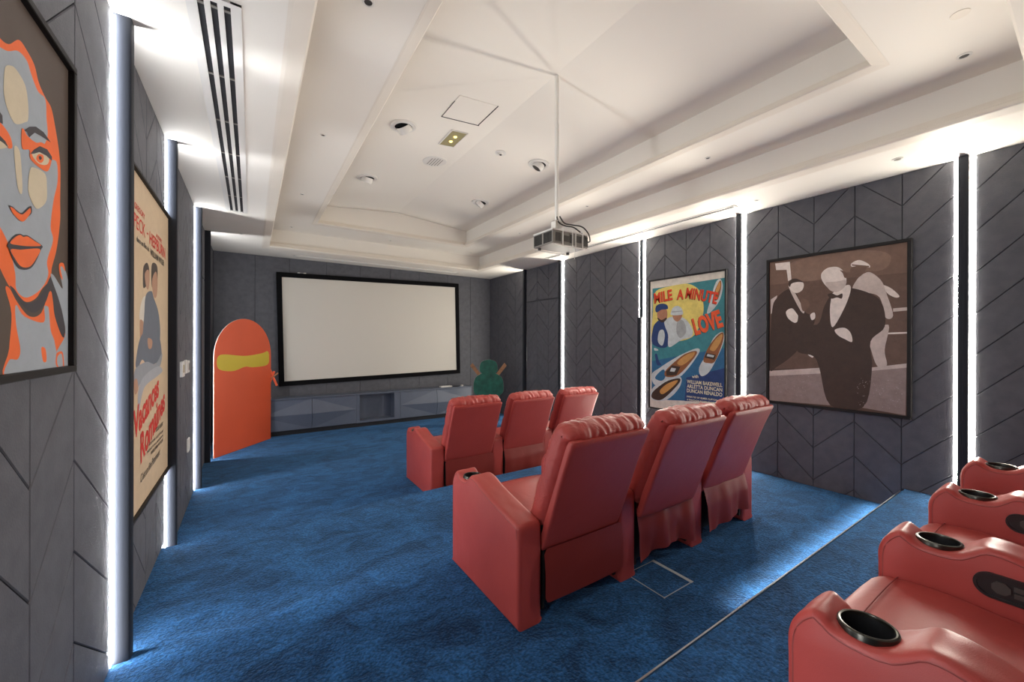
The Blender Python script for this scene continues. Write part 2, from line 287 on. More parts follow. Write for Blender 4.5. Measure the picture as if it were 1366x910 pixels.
ART = {'portrait':[('or',1,[(.51,.824),(.545,.829),(.574,.819),(.613,.83),(.661,.872),(.702,.872),(.746,.858),(.772,.825),(.813,.805),(.853,.794),(.881,.749),(.906,.694),(.919,.632),(.917,.538),(.917,.474),(.892,.382),(.858,.32),(.85,.285),(.796,.251),(.759,.221),(.706,.205),(.656,.217),(.61,.241),(.547,.303),(.492,.359)]),('bl',1,[(.51,.781),(.546,.791),(.604,.808),(.657,.841),(.703,.844),(.727,.823),(.766,.798),(.813,.799),(.821,.747),(.828,.7),(.8,.65),(.836,.637),(.89,.648),(.898,.592),(.869,.524),(.849,.442),(.866,.404),(.826,.335),(.834,.296),(.789,.25),(.706,.217),(.652,.231),(.644,.275),(.609,.343),(.547,.389),(.5,.412)]),('or',1,[(.599,.229),(.619,.231),(.656,.2),(.719,.168),(.789,.181),(.85,.25),(.901,.176),(.961,.113),(.961,-.006),(.61,.006),(.616,.082),(.627,.169)]),('bl',1,[(.648,.193),(.693,.166),(.804,.155),(.808,.199),(.825,.203),(.838,.194),(.851,.133),(.881,.092),(.885,.003),(.613,.009),(.616,.054),(.657,.055),(.671,.081),(.65,.141)]),('or',1,[(.79,.082),(.816,.078),(.823,.044),(.801,.044)]),('dk',1,[(.619,.236),(.639,.233),(.668,.215),(.706,.203),(.759,.214),(.811,.253),(.85,.294),(.867,.287),(.842,.249),(.811,.209),(.76,.182),(.719,.181),(.668,.201)]),('dk',1,[(.85,.278),(.897,.24),(.941,.194),(.952,.12),(.927,.12),(.88,.175),(.867,.217)]),('bl',1,[(.85,.294),(.87,.299),(.936,.266),(.909,.32),(.918,.337),(.94,.34),(.99,.264),(.991,-.0),(.888,.003),(.888,.063),(.956,.12),(.941,.178),(.904,.234)]),('or',1,[(.888,.056),(.898,.066),(.937,.065),(.948,.017),(.928,.006),(.888,.028)]),('bl',1,[(.898,.052),(.928,.061),(.939,.025),(.925,.012),(.898,.029)]),('or',1,[(.909,.339),(.942,.347),(.955,.324),(.932,.335),(.918,.329),(.936,.295),(.914,.307)]),('cr',1,[(.589,.733),(.595,.763),(.616,.78),(.645,.788),(.691,.775),(.708,.738),(.709,.693),(.692,.676),(.641,.649),(.604,.669),(.589,.698)]),('cr',1,[(.638,.589),(.664,.589),(.675,.542),(.679,.491),(.669,.481),(.656,.492),(.644,.532)]),('cr',1,[(.719,.56),(.741,.576),(.81,.583),(.822,.547),(.819,.509),(.787,.481),(.754,.468),(.722,.485),(.709,.51)]),('dk',0,[(.686,.652),(.715,.675),(.753,.693),(.8,.699),(.848,.69),(.786,.681),(.746,.673),(.715,.647),(.701,.655)]),('dk',0,[(.528,.646),(.556,.648),(.582,.64),(.584,.621),(.56,.615),(.538,.619)]),('or',1,[(.674,.648),(.686,.654),(.706,.646),(.753,.649),(.796,.666),(.854,.656),(.829,.599),(.773,.588),(.722,.592),(.715,.613),(.677,.602)]),('cr',1,[(.73,.609),(.766,.629),(.822,.641),(.836,.634),(.822,.615),(.787,.601),(.753,.598)]),('or',1,[(.756,.611),(.77,.624),(.796,.631),(.799,.618),(.78,.603),(.758,.602)]),('dk',1,[(.769,.617),(.782,.623),(.788,.618),(.775,.61)]),('dk',0,[(.719,.604),(.741,.625),(.776,.649),(.822,.659),(.854,.65),(.854,.638),(.814,.638),(.773,.631),(.742,.614)]),('or',1,[(.528,.614),(.546,.618),(.584,.617),(.616,.606),(.627,.584),(.607,.573),(.584,.582),(.546,.595),(.528,.587)]),('cr',1,[(.538,.566),(.565,.579),(.592,.579),(.607,.577),(.575,.558),(.538,.547)]),('or',1,[(.538,.571),(.558,.579),(.569,.57),(.556,.555),(.538,.547)]),('dk',0,[(.538,.581),(.563,.588),(.594,.584),(.61,.574),(.584,.576),(.556,.574),(.538,.566)]),('dk',1,[(.611,.433),(.629,.436),(.649,.433),(.677,.434),(.718,.463),(.728,.461),(.724,.444),(.679,.417),(.646,.417)]),('or',1,[(.616,.431),(.632,.433),(.649,.429),(.679,.431),(.715,.457),(.722,.454),(.718,.443),(.679,.412),(.637,.417)]),('dk',1,[(.604,.336),(.637,.366),(.665,.377),(.682,.377),(.705,.382),(.754,.377),(.792,.371),(.782,.359),(.759,.329),(.721,.297),(.665,.287),(.63,.306),(.612,.328)]),('or',1,[(.616,.343),(.642,.364),(.665,.374),(.682,.373),(.705,.379),(.748,.375),(.782,.371),(.718,.356),(.656,.346)]),('or',1,[(.619,.328),(.668,.337),(.774,.36),(.754,.33),(.716,.301),(.67,.294),(.637,.31)])],'portrait_rect':[.891,1.951,1.646,2.682],'boats_rect':[3.66,2.54,.79,2.64],'boats':[('teal',0,[(.051,.932),(.979,.944),(.992,.393),(.042,.367)]),('blue',0,[(.042,.367),(.525,.428),(.991,.479),(.996,.12),(.044,.069)]),('navy',0,[(.526,.262),(.992,.349),(.996,.12),(.505,.092)]),('yel',1,[(.059,.752),(.069,.861),(.137,.92),(.414,.938),(.564,.931),(.688,.878),(.731,.796),(.728,.705),(.629,.569),(.416,.522),(.061,.522)]),('wht',1,[(.926,.94),(.956,.883),(.917,.792),(.824,.724),(.777,.72),(.82,.808),(.871,.911)]),('brn',1,[(.926,.929),(.94,.89),(.903,.807),(.852,.803),(.869,.869)]),('gold',1,[(.922,.921),(.929,.885),(.891,.843),(.876,.855),(.888,.888)]),('wht',1,[(.954,.586),(.97,.523),(.886,.401),(.798,.309),(.711,.282),(.686,.338),(.769,.432),(.854,.545)]),('brn',1,[(.958,.583),(.959,.523),(.873,.39),(.797,.374),(.736,.391),(.791,.477),(.878,.55)]),('gold',1,[(.951,.571),(.937,.523),(.872,.462),(.826,.461),(.816,.478),(.881,.539)]),('dkr',0,[(.772,.445),(.882,.432),(.863,.398),(.749,.411)]),('wht',0,[(.787,.437),(.863,.427),(.853,.414),(.776,.421)]),('wht',1,[(.665,.474),(.673,.43),(.472,.277),(.283,.219),(.092,.184),(.042,.264),(.164,.32),(.305,.374),(.482,.432)]),('blue',1,[(.092,.241),(.212,.309),(.247,.261),(.189,.221)]),('brn',1,[(.646,.455),(.633,.412),(.429,.279),(.26,.255),(.24,.296),(.373,.372),(.504,.43)]),('gold',1,[(.629,.447),(.598,.405),(.472,.349),(.406,.365),(.504,.418)]),('dkr',0,[(.339,.345),(.45,.336),(.396,.274),(.26,.262),(.254,.296)]),('wht',0,[(.328,.326),(.391,.322),(.369,.297),(.305,.298)]),('wht',1,[(.444,.264),(.436,.185),(.261,.082),(.044,.069),(.048,.149),(.189,.215)]),('dkr',1,[(.44,.251),(.418,.206),(.202,.081),(.056,.078),(.055,.124),(.189,.193),(.305,.233)]),('gold',1,[(.409,.238),(.374,.2),(.213,.122),(.165,.144),(.26,.199)]),('navy',1,[(.091,.419),(.121,.423),(.152,.37),(.184,.343),(.128,.338),(.106,.369)]),('wht',1,[(.079,.47),(.128,.464),(.139,.452),(.086,.451)]),('navy',1,[(.06,.624),(.114,.671),(.174,.685),(.303,.679),(.321,.596),(.258,.478),(.054,.502)]),('wht',1,[(.151,.597),(.211,.609),(.234,.559),(.199,.49),(.134,.522)]),('wht',1,[(.234,.677),(.326,.705),(.491,.691),(.597,.616),(.591,.557),(.46,.532),(.293,.479),(.28,.571),(.234,.64)]),('grey',1,[(.415,.679),(.492,.665),(.524,.593),(.449,.546),(.394,.595)]),('skin',1,[(.126,.75),(.186,.766),(.261,.757),(.262,.695),(.198,.669),(.133,.696)]),('dkr',1,[(.129,.705),(.187,.685),(.257,.702),(.253,.683),(.198,.665),(.138,.686)]),('navy',1,[(.094,.764),(.113,.798),(.186,.81),(.261,.797),(.275,.766),(.186,.763),(.119,.745)]),('skin',1,[(.344,.723),(.404,.73),(.463,.723),(.459,.69),(.404,.667),(.353,.69)]),('wht',1,[(.321,.743),(.348,.772),(.404,.783),(.454,.768),(.48,.737),(.468,.716),(.326,.718)]),('grey',0,[(.33,.745),(.47,.746),(.471,.739),(.332,.737)])],'tuxedo_rect':[2.09,.93,1.075,2.665],'tuxedo':[('s1',0,[(.025,.988),(.985,.981),(.986,.802),(.026,.811)]),('s2',0,[(.026,.826),(.986,.813),(.988,.292),(.028,.238)]),('s3',1,[(.193,.953),(.478,.986),(.755,.967),(.88,.919),(.832,.842),(.622,.852),(.373,.823),(.21,.853)]),('s5',0,[(.023,.211),(.429,.258),(.512,.03),(.02,.016)]),('s5',0,[(.719,.266),(.971,.305),(.968,.021),(.714,.037)]),('s6',0,[(.023,.223),(.429,.262),(.431,.226),(.023,.187)]),('s6',0,[(.729,.272),(.972,.309),(.972,.286),(.732,.254)]),('s7',0,[(.071,.97),(.193,.967),(.207,.846),(.18,.838),(.167,.916),(.08,.923)]),('s6',0,[(.035,.723),(.09,.748),(.072,.662),(.036,.619)]),('s6',0,[(.896,.618),(.983,.621),(.983,.603),(.896,.599)]),('s7',0,[(.864,.481),(.98,.484),(.981,.475),(.864,.472)]),('s6',0,[(.327,.419),(.433,.425),(.436,.408),(.33,.399)]),('s7',1,[(.311,.43),(.334,.416),(.378,.338),(.362,.328),(.324,.361)]),('s7',1,[(.834,.754),(.881,.735),(.931,.687),(.908,.679),(.863,.706)]),('s6',1,[(.758,.461),(.87,.526),(.848,.382),(.861,.296),(.809,.284),(.773,.363)]),('s6',1,[(.678,.802),(.717,.831),(.762,.836),(.826,.782),(.857,.707),(.896,.579),(.852,.569),(.817,.686),(.73,.722),(.65,.745)]),('s1',1,[(.634,.869),(.677,.884),(.736,.87),(.717,.835),(.684,.814),(.643,.83)]),('s7',1,[(.641,.903),(.691,.917),(.749,.887),(.756,.865),(.697,.884),(.645,.882)]),('s1',0,[(.644,.897),(.753,.875),(.753,.867),(.644,.889)]),('s0',1,[(.045,.634),(.09,.733),(.185,.784),(.244,.754),(.307,.63),(.39,.565),(.262,.374),(.091,.255),(.028,.253)]),('s6',1,[(.191,.784),(.219,.779),(.307,.634),(.281,.632)]),('s7',1,[(.187,.795),(.197,.833),(.244,.844),(.3,.816),(.297,.775),(.261,.753),(.224,.76)]),('s0',1,[(.184,.819),(.197,.843),(.244,.849),(.303,.819),(.26,.825),(.21,.819),(.194,.797)]),('s7',1,[(.164,.631),(.211,.652),(.248,.618),(.261,.594),(.245,.553),(.186,.582)]),('s4',1,[(.281,.7),(.318,.708),(.35,.675),(.326,.636),(.294,.635)]),('s7',1,[(.355,.604),(.386,.616),(.39,.581),(.365,.569)]),('s0',1,[(.623,.756),(.757,.714),(.833,.648),(.848,.515),(.764,.43),(.773,.271),(.72,.042),(.5,.032),(.424,.255),(.378,.335),(.246,.374),(.241,.555),(.405,.538),(.458,.656),(.524,.738)]),('s7',1,[(.524,.738),(.616,.775),(.637,.742),(.596,.636),(.517,.519),(.497,.614),(.507,.706)]),('s7',1,[(.434,.858),(.479,.893),(.552,.89),(.597,.848),(.606,.789),(.555,.752),(.512,.745),(.45,.803)]),('s6',1,[(.465,.802),(.538,.802),(.606,.804),(.595,.762),(.546,.737),(.497,.752)]),('s4',1,[(.566,.87),(.609,.85),(.611,.821),(.595,.822),(.584,.849)]),('s0',1,[(.48,.724),(.509,.732),(.546,.716),(.581,.725),(.578,.694),(.546,.703),(.507,.698)]),('s7',1,[(.532,.503),(.596,.514),(.638,.481),(.647,.428),(.599,.445),(.553,.469)])],'couple_rect':[2.748,3.911,.795,2.677],'couple':[('h',1,[(.268,.725),(.306,.746),(.366,.755),(.408,.738),(.409,.704),(.327,.677),(.268,.673)]),('sk',1,[(.306,.715),(.387,.736),(.419,.711),(.388,.674),(.336,.678)]),('h',1,[(.462,.754),(.53,.773),(.615,.768),(.628,.728),(.604,.696),(.474,.687)]),('sk',1,[(.485,.716),(.578,.747),(.628,.721),(.604,.666),(.532,.655),(.486,.681)]),('w',1,[(.205,.604),(.269,.64),(.348,.644),(.299,.595),(.28,.568),(.197,.572)]),('g',1,[(.327,.65),(.464,.672),(.52,.654),(.655,.608),(.709,.532),(.633,.455),(.501,.458),(.33,.488),(.252,.502),(.289,.581)]),('sk',1,[(.197,.566),(.27,.564),(.252,.521),(.216,.502)]),('g',1,[(.252,.528),(.631,.531),(.751,.469),(.697,.438),(.403,.425),(.253,.45),(.164,.427),(.121,.447)]),('g2',1,[(.121,.428),(.35,.441),(.571,.427),(.765,.461),(.698,.415),(.403,.397),(.208,.38),(.114,.355),(.089,.393)]),('sk',1,[(.375,.515),(.483,.509),(.466,.484),(.391,.484)]),('sk',1,[(.089,.393),(.147,.396),(.164,.364),(.106,.355)]),('g3',1,[(.164,.351),(.277,.396),(.633,.417),(.78,.396),(.634,.383),(.326,.367),(.232,.334),(.188,.299)])]}
# ================================================================= STRUCTURE
def tier(y0, y1, z, bev):
    bm = bmesh.new(); box(bm, XL - .1, XR + .1, y0, y1, -0.12, z)
    if bev:
        es = [e for e in bm.edges if all(abs(v.co.y - y1) < 1e-5 and abs(v.co.z - z) < 1e-5 for v in e.verts)]
        bmesh.ops.bevel(bm, geom=es, offset=0.022, segments=4, affect='EDGES')
    return bm
struct('floor', tier(E1 - .05, YF + .1, Z0, 0), M['carpet'], smooth=True)
struct('floor', tier(E2 - .05, E1, Z1, 1), M['carpet'], smooth=True)
struct('floor', tier(YB - .1, E2, Z2, 1), M['carpet'], smooth=True)

wall_left = struct('wall_left', B(XL - .15, XL - .012, YB - .1, YF + .1, -.12, ZS + .05), M['wallbase'])
wall_right = struct('wall_right', B(XR + .012, XR + .15, YB - .1, YF + .1, -.12, ZS + .05), M['wallbase'])
wall_front = struct('wall_front', B(XL - .1, XR + .1, YF + .010, YF + .15, -.12, ZS + .05), M['wallbase'])
wall_back = struct('wall_back', B(XL - .1, XR + .1, YB - .15, YB, -.12, ZS + .05), M['panel'])

def clip(poly, zmin, zmax):
    for lim, sg in ((zmin, 1), (zmax, -1)):
        out = []
        for i in range(len(poly)):
            a, b = poly[i - 1], poly[i]
            ia, ib = (a[1] - lim) * sg >= 0, (b[1] - lim) * sg >= 0
            if ia != ib:
                t = (lim - a[1]) / (b[1] - a[1]); out.append((a[0] + t * (b[0] - a[0]), lim))
            if ib: out.append(b)
        poly = out
        if len(poly) < 3: return []
    return poly
def inset(poly, d):
    m = len(poly); area = sum(poly[i - 1][0] * poly[i][1] - poly[i][0] * poly[i - 1][1] for i in range(m)); s = 1 if area > 0 else -1
    out = []
    for i in range(m):
        p0, p1, p2 = Vector(poly[i - 1]), Vector(poly[i]), Vector(poly[(i + 1) % m])
        e1, e2 = (p1 - p0), (p2 - p1)
        if e1.length < 1e-6 or e2.length < 1e-6: continue
        e1.normalize(); e2.normalize()
        n1, n2 = Vector((-e1.y, e1.x)) * s, Vector((-e2.y, e2.x)) * s
        b = n1 + n2; b = b / max(0.15, b.dot(n1)) ; out.append(tuple(p1 + b * d))
    return out
def plank(bm, poly, place, th=.012):
    a = inset(poly, .0022); f = inset(poly, .0050)
    if len(a) != len(f) or len(a) < 3: return
    r = [[bm.verts.new(place(p, d)) for p in ring] for ring, d in ((a, 0.0), (a, th - .003), (f, th))]
    n = len(a)
    for A, C in zip(r, r[1:]):
        for k in range(n): bm.faces.new((A[k], A[(k + 1) % n], C[(k + 1) % n], C[k]))
    bm.faces.new(r[-1])
def area(poly): return abs(sum(poly[i - 1][0] * poly[i][1] - poly[i][0] * poly[i - 1][1] for i in range(len(poly)))) / 2
SP = .33
stuff_l, stuff_r = bmesh.new(), bmesh.new(); cnt = {'l': 0, 'r': 0}
def chevrons(side, ya, yb, ncol, k0, zb, zt, parent, ymin_vis, shift=0.0):
    """columns of slanted planks between ya and yb; k0 odd = the seams meet low at ya"""
    place = (lambda p, d: (XR + .012 + shift - d, p[0], p[1])) if side == 'r' else (lambda p, d: (XL - .012 - shift + d, p[0], p[1]))
    w = (yb - ya) / ncol
    for c in range(ncol):
        y0, y1 = ya + c * w, ya + (c + 1) * w
        low0 = ((k0 + c) % 2 == 1)
        for j in range(-2, 12):
            za, zc = (j * SP, (j + 1) * SP) if low0 else ((j + 1) * SP, j * SP)
            p = clip([(y0, za), (y1, zc), (y1, zc + SP), (y0, za + SP)], zb, zt)
            if len(p) < 3 or area(p) < .0006: continue
            if y1 < ymin_vis: plank(stuff_r if side == 'r' else stuff_l, p, place)
            else:
                bm = bmesh.new(); plank(bm, p, place)
                if len(bm.faces) == 0: bm.free(); continue
                cnt[side] += 1
                obj('panel', bm, M['panel'], parent)
def zfloor(y): return Z0 if y > E1 else (Z1 if y > E2 else Z2)
COLS = {'r': (-1.0, .63, 2.385, 3.798, 5.61, 6.77), 'l': (-1.0, .63, 2.545, 3.90, 5.68, 6.83)}
for side, par, vis in (('r', wall_right, .2), ('l', wall_left, 1.3)):
    c = COLS[side]; G = .055
    mid = [1.0, 1.33, 1.66, 1.99, 2.33] if side == 'r' else [1.0, 1.38, 1.72, 2.06, c[2] - G]
    chevrons(side, YB, -.97, 2, 1, Z2, ZS, par, vis)
    chevrons(side, -.97, .63 - G, 5, 0, Z2, ZS, par, vis)
    chevrons(side, .63 + G, 1.0, 1, 2, Z2, ZS, par, vis)
    for i in range(4): chevrons(side, mid[i], mid[i + 1], 1, 3 + i, Z1, ZS, par, vis)
    chevrons(side, c[2] + G, c[3] - G, 4, 3, Z1, ZS, par, vis)
    chevrons(side, c[3] + G, c[4] - G, 5, 3, Z0, ZS, par, vis)
    chevrons(side, c[5] + .032, YF, 4, 2, Z0, ZS, par, vis)
    d0, d1 = c[4] + .032, c[5] - .032
    chevrons(side, d0, d1, 3, 2, 2.585, ZS, par, vis)
    d = struct('door_1' if side == 'r' else 'door_2', B(*( (XR + .0115, XR + .011, d0, d1, Z0 + .005, 2.57) if side == 'r' else (XL - .0115, XL - .011, d0, d1, Z0 + .005, 2.57))), M['wallbase'])
    chevrons(side, d0, d1, 3, 2, Z0 + .01, 2.565, d, vis)
obj('panels', stuff_r, M['panel'], wall_right, kind='stuff')
obj('panels', stuff_l, M['panel'], wall_left, kind='stuff')
fs = [XL, .05, .58, 1.20, 1.82, 2.42, 3.05, 3.72, 4.30, XR]
for a, b in zip(fs, fs[1:]):
    bm = bmesh.new(); plank(bm, [(a, Z0), (b, Z0), (b, ZS), (a, ZS)], lambda p, d: (p[0], YF + .010 - d, p[1]), th=.010)
    obj('panel', bm, M['panel'], wall_front)

# ceiling: one mitred sweep (distance inward from the outer tray edge, height)
OX0, OX1, OY0, OY1 = .155, 4.15, .155, 7.565
def sweep(prof, name, mat, parent=None, closed=False):
    bm = bmesh.new(); rings = []
    for d, z in prof:
        rings.append([bm.verts.new(c) for c in ((OX0 + d, OY0 + d, z), (OX1 - d, OY0 + d, z), (OX1 - d, OY1 - d, z), (OX0 + d, OY1 - d, z))])
    pr = list(zip(rings, rings[1:]))
    if closed: pr.append((rings[-1], rings[0]))
    for A, C in pr:
        for k in range(4): bm.faces.new((A[k], A[(k + 1) % 4], C[(k + 1) % 4], C[k]))
    return bm, rings
ZL2, ZTOP, ZRIDGE = 3.591, 3.90, 4.02
bm, rings = sweep([(-.76, ZS), (0, ZS), (-.015, ZS + .02), (-.015, ZL2), (.647, ZL2), (.640, ZL2 + .02), (.640, ZTOP)], 'c', None)
a = rings[-1]; xm = (OX0 + OX1) / 2
rf = bm.verts.new((xm, a[0].co.y, ZRIDGE)); rb = bm.verts.new((xm, a[2].co.y, ZRIDGE))
bm.faces.new((a[0], rf, a[1])); bm.faces.new((a[3], rb, a[2]))
bm.faces.new((a[0], rf, rb, a[3])); bm.faces.new((a[1], rf, rb, a[2]))
v = [bm.verts.new(c) for c in ((XL - .1, YB - .1, ZS), (XR + .1, YB - .1, ZS), (XR + .1, OY0 - .755, ZS), (XL - .1, OY0 - .755, ZS))]
bm.faces.new(v)
ceiling = struct('ceiling', bm, M['ceil'])
def cornice(d0, z0, s):
    p = [(-.02, .0), (.0, .0), (.080, .012), (.090, .020), (.090, .034), (.078, .038), (.076, .052), (.062, .060), (.058, .084), (.040, .092), (.036, .108), (.012, .116), (-.02, .118)]
    bm, _ = sweep([(d0 + a * s, z0 + b * s) for a, b in p], 'm', None, closed=True); return bm
obj('cornice', cornice(0, ZS - .001, 1.0), M['mould'], ceiling)
obj('cornice', cornice(.647, ZL2 - .001, .72), M['mould'], ceiling)

# shadow gap line and soffit lip are part of the walls; access hatch in the top ceiling
def ztop(x): return ZTOP + (ZRIDGE - ZTOP) * (1 - abs(x - xm) / (xm - OX0 - .64))
def on_top(x, y):   # matrix that lies in the sloped top ceiling, local -z pointing down into the room
    sl = (ZRIDGE - ZTOP) / (xm - OX0 - .64) * (1 if x < xm else -1)
    return (x, y, ztop(x)), (0, -math.atan(sl), 0)
hx = thing('access_hatch', 'white square access hatch outlined by a thin dark gap in the top ceiling', 'hatch', on_top(1.76, 3.41)[0])
hx.rotation_euler = on_top(1.76, 3.41)[1]; hx.scale = (1.04, 1.0, 1.0)
bm = bmesh.new()
for x0, x1, y0, y1 in ((-.198, .205, .196, .205), (.191, .199, -.20, .205), (-.1955, -.194, -.10, .204)): box(bm, x0, x1, y0, y1, -.0065, .004)
obj('gap', bm, M['dark'], hx)
obj('cover', B(-.193, .190, -.199, .195, -.004, .004), M['ceil'], hx)

# ================================================================= LIGHT COLUMNS
def light_column(side, y, zb, strips, label, cut=None):
    t = thing('light_column', label, 'light', (XR if side == 'r' else XL, y, zb), 0, 'lit wall columns')
    s = -1 if side == 'r' else 1          # towards the room
    H = ZS - zb
    def cover(z0, z1, d):
        w = .030; pts = [(0, -w), (s * (d - .009), -w), (s * (d - .002), -w * .93), (s * d, -w * .75), (s * d, w * .75), (s * (d - .002), w * .93), (s * (d - .009), w), (0, w)]
        bm = bmesh.new(); lo = [bm.verts.new((p[0], p[1], z0)) for p in pts]; hi = [bm.verts.new((p[0], p[1], z1)) for p in pts]
        bm.faces.new(lo[::-1]); bm.faces.new(hi)
        for k in range(len(pts)): bm.faces.new((lo[k], lo[(k + 1) % len(pts)], hi[(k + 1) % len(pts)], hi[k]))
        return bm
    if cut is None: obj('cover', cover(0, H - .002, .065), M['pilaster'], t, smooth=True, angle=50)
    else:
        obj('cover', cover(0, cut - zb, .075), M['pilaster'], t, smooth=True, angle=50)
        obj('cover', cover(cut - zb + .004, H - .002, .026), M['pilaster'], t, smooth=True, angle=50)
    for q in strips:
        yc = q * .0430; w = .0085
        bm = bmesh.new()
        prof = [(s * .0005, yc - w), (s * .0030, yc - w * .86), (s * .0030, yc + w * .86), (s * .0005, yc + w)]
        lo = [bm.verts.new((p[0], p[1], .004)) for p in prof]; hi = [bm.verts.new((p[0], p[1], H - .006)) for p in prof]
        for k in range(len(prof) - 1): bm.faces.new((lo[k], lo[k + 1], hi[k + 1], hi[k]))
        obj('led_strip', bm, M['led' if side == 'r' else 'led_left'], t)
    return t
light_column('r', .630, Z2, (-1, 1), 'dark wall column between two bright strips, right of the large framed sepia picture')
light_column('r', 2.385, Z1, (-1, 1), 'dark wall column with a bright strip, between the boat poster and the sepia picture')
light_column('r', 3.798, Z0, (-1, 1), 'wall column with paired bright strips just left of the boat poster', cut=2.11)
light_column('r', 5.610, Z0, (-1,), 'far wall column with one bright strip, behind the projector on the right wall')
light_column('r', 6.770, Z0, (1,), 'dark unlit-looking wall column at the far right near the screen wall corner')

light_column('l', 2.545, Z1, (-1, 1), 'tall bright strip and blue grey column nearest the camera, between portrait and couple poster')
light_column('l', 3.90, Z0, (-1, 1), 'bright strip and column on the left wall just past the couple poster')
light_column('l', 5.68, Z0, (-1,), 'bright strip and column on the left wall beside the switches and the arched red board')
light_column('l', 6.83, Z0, (1,), 'dark column at the far left, hiding the edge of the arched red board')


light_column('l', .630, Z2, (-1, 1), 'wall column with bright strips on the left wall beside the camera')
# LED profile under the nosing of the last tier
t = thing('step_light', 'light strip under the carpeted edge of the last seat tier', 'light', (0, E2, Z2), 0)
obj('profile', B(1.2, XR - .03, -.004, .004, -.026, -.014), M['alu'], t)
ld = bpy.data.lights.new('step_lamp', 'AREA'); ld.shape = 'RECTANGLE'; ld.size = 2.5; ld.size_y = .006; ld.energy = 8.0; ld.spread = math.radians(80); ld.color = (1, .97, .92)
lo = bpy.data.objects.new('lamp', ld); COL.objects.link(lo); lo.parent = t; lo.location = (3.50, .008, -.034); lo.rotation_euler = (math.radians(24), 0, 0)
obj('nosing_strip', B(1.35, XR - .25, -.014, -.010, .0002, .0014), M['rim'], t)

# ================================================================= PRINTS
def text_geo(s, size=1.0, off=0.0, shear=0.0, spacing=1.0):
    c = bpy.data.curves.new('t', 'FONT'); c.body = s; c.size = size; c.offset = off; c.shear = shear; c.space_character = spacing; c.resolution_u = 3
    o = bpy.data.objects.new('t', c); COL.objects.link(o)
    me = new_from(o); vs_ = [tuple(v.co[:2]) for v in me.vertices]; fs_ = [tuple(p.vertices) for p in me.polygons]
    bpy.data.objects.remove(o, do_unlink=True); bpy.data.curves.remove(c); bpy.data.meshes.remove(me)
    return vs_, fs_
class Print:
    """flat coloured shapes stacked by fractions of a millimetre on a sheet w x h, local x right, z up, facing -y"""
    def __init__(s, w, h, y): s.w, s.h, s.y = w, h, y; s.V = []; s.F = []; s.C = []; s.k = 0
    def _add(s, vs_, fs_, col):
        b = len(s.V); s.k += 1; y = s.y - s.k * .00006
        s.V += [(p[0], y, p[1]) for p in vs_]
        for f in fs_: s.F.append([b + i for i in f]); s.C.append(col)
    def poly(s, pts, col, smooth=False):
        pts = [(p[0] * s.w, p[1] * s.h) for p in pts]
        if smooth and len(pts) > 3: pts = cr(pts, 5)
        cx = [(min(max(p[0], .0), s.w), min(max(p[1], .0), s.h)) for p in pts]
        tris = tessellate_polygon([[Vector((p[0], p[1], 0)) for p in cx]])
        s._add(cx, tris, col)
    def rect(s, x0, x1, z0, z1, col): s.poly([(x0, z0), (x1, z0), (x1, z1), (x0, z1)], col)
    def text(s, str_, x0, z0, x1, h, col, ang=0.0, off=.02, shear=0, shadow=None, f=None):
        """fit text to start at x0,z0 (unit coords) with width x1-x0 (units of sheet width) and cap height h (units of sheet height)"""
        v, fc = text_geo(str_, 1.0, off, shear)
        if not v: return
        mnx, mxx = min(p[0] for p in v), max(p[0] for p in v); mny, mxy = min(p[1] for p in v), max(p[1] for p in v)
        sx = (x1 - x0) * s.w / (mxx - mnx); sz = h * s.h / (mxy - mny)
        out = []
        for p in v:
            x, z = (p[0] - mnx) * sx, (p[1] - mny) * sz
            if f: x, z = f(x, z)
            ca, sa = math.cos(ang), math.sin(ang)
            out.append((x0 * s.w + x * ca - z * sa, z0 * s.h + x * sa + z * ca))
        if shadow: s._add([(p[0] - .006, p[1] - .006) for p in out], fc, shadow)
        s._add(out, fc, col)
    def build(s, name, parent, mat):
        me = bpy.data.meshes.new(name); me.from_pydata(s.V, [], s.F)
        at = me.color_attributes.new('Col', 'FLOAT_COLOR', 'CORNER')
        i = 0
        for p, c in zip(me.polygons, s.C):
            for _ in p.vertices: at.data[i].color = (*c, 1); i += 1
        me.materials.append(mat)
        o = bpy.data.objects.new(name, me); COL.objects.link(o); o.parent = parent; return o
def framed(name, label, side, rect, plane, fw, fd, mat, bgcol):
    """rect = (u0, u1, z0, z1) outer frame along the wall; local origin at lower left corner as seen"""
    u0, u1, z0, z1 = rect; w, h = abs(u1 - u0), z1 - z0
    wallx = XR if side == 'r' else XL
    t = thing(name, label, 'picture', (wallx, u0, z0), RW if side == 'r' else LW)
    d = abs(wallx - plane)
    bm = bmesh.new()
    box(bm, 0, w, -d - .006, -.002, 0, fw, .002, 1); box(bm, 0, w, -d - .006, -.002, h - fw, h, .002, 1)
    box(bm, 0, fw, -d - .006, -.002, fw, h - fw, .002, 1); box(bm, w - fw, w, -d - .006, -.002, fw, h - fw, .002, 1)
    obj('frame', bm, mat, t)
    obj('backing', B(fw * .5, w - fw * .5, -d + .012, -.003, fw * .5, h - fw * .5), M['blackm'], t)
    p = Print(w, h, -d + .010)
    e = fw / w; g = fw / h
    p.rect(e * .6, 1 - e * .6, g * .6, 1 - g * .6, bgcol)
    return t, p
C_ = {'or': (.83, .15, .035), 'bl': (.34, .38, .43), 'cr': (.60, .52, .38), 'dk': (.05, .045, .055)}
r = ART['portrait_rect']
t, p = framed('framed_picture', 'framed pop art picture of an orange and pale blue face, nearest on the left wall', 'l', (r[0], r[1], r[2], r[3]), -.505, .022, .03, M['frame'], (.085, .062, .05))
for c, sm, pts in ART['portrait']: p.poly(pts, C_[c], bool(sm))
p.build('print', t, M['flatprint'])
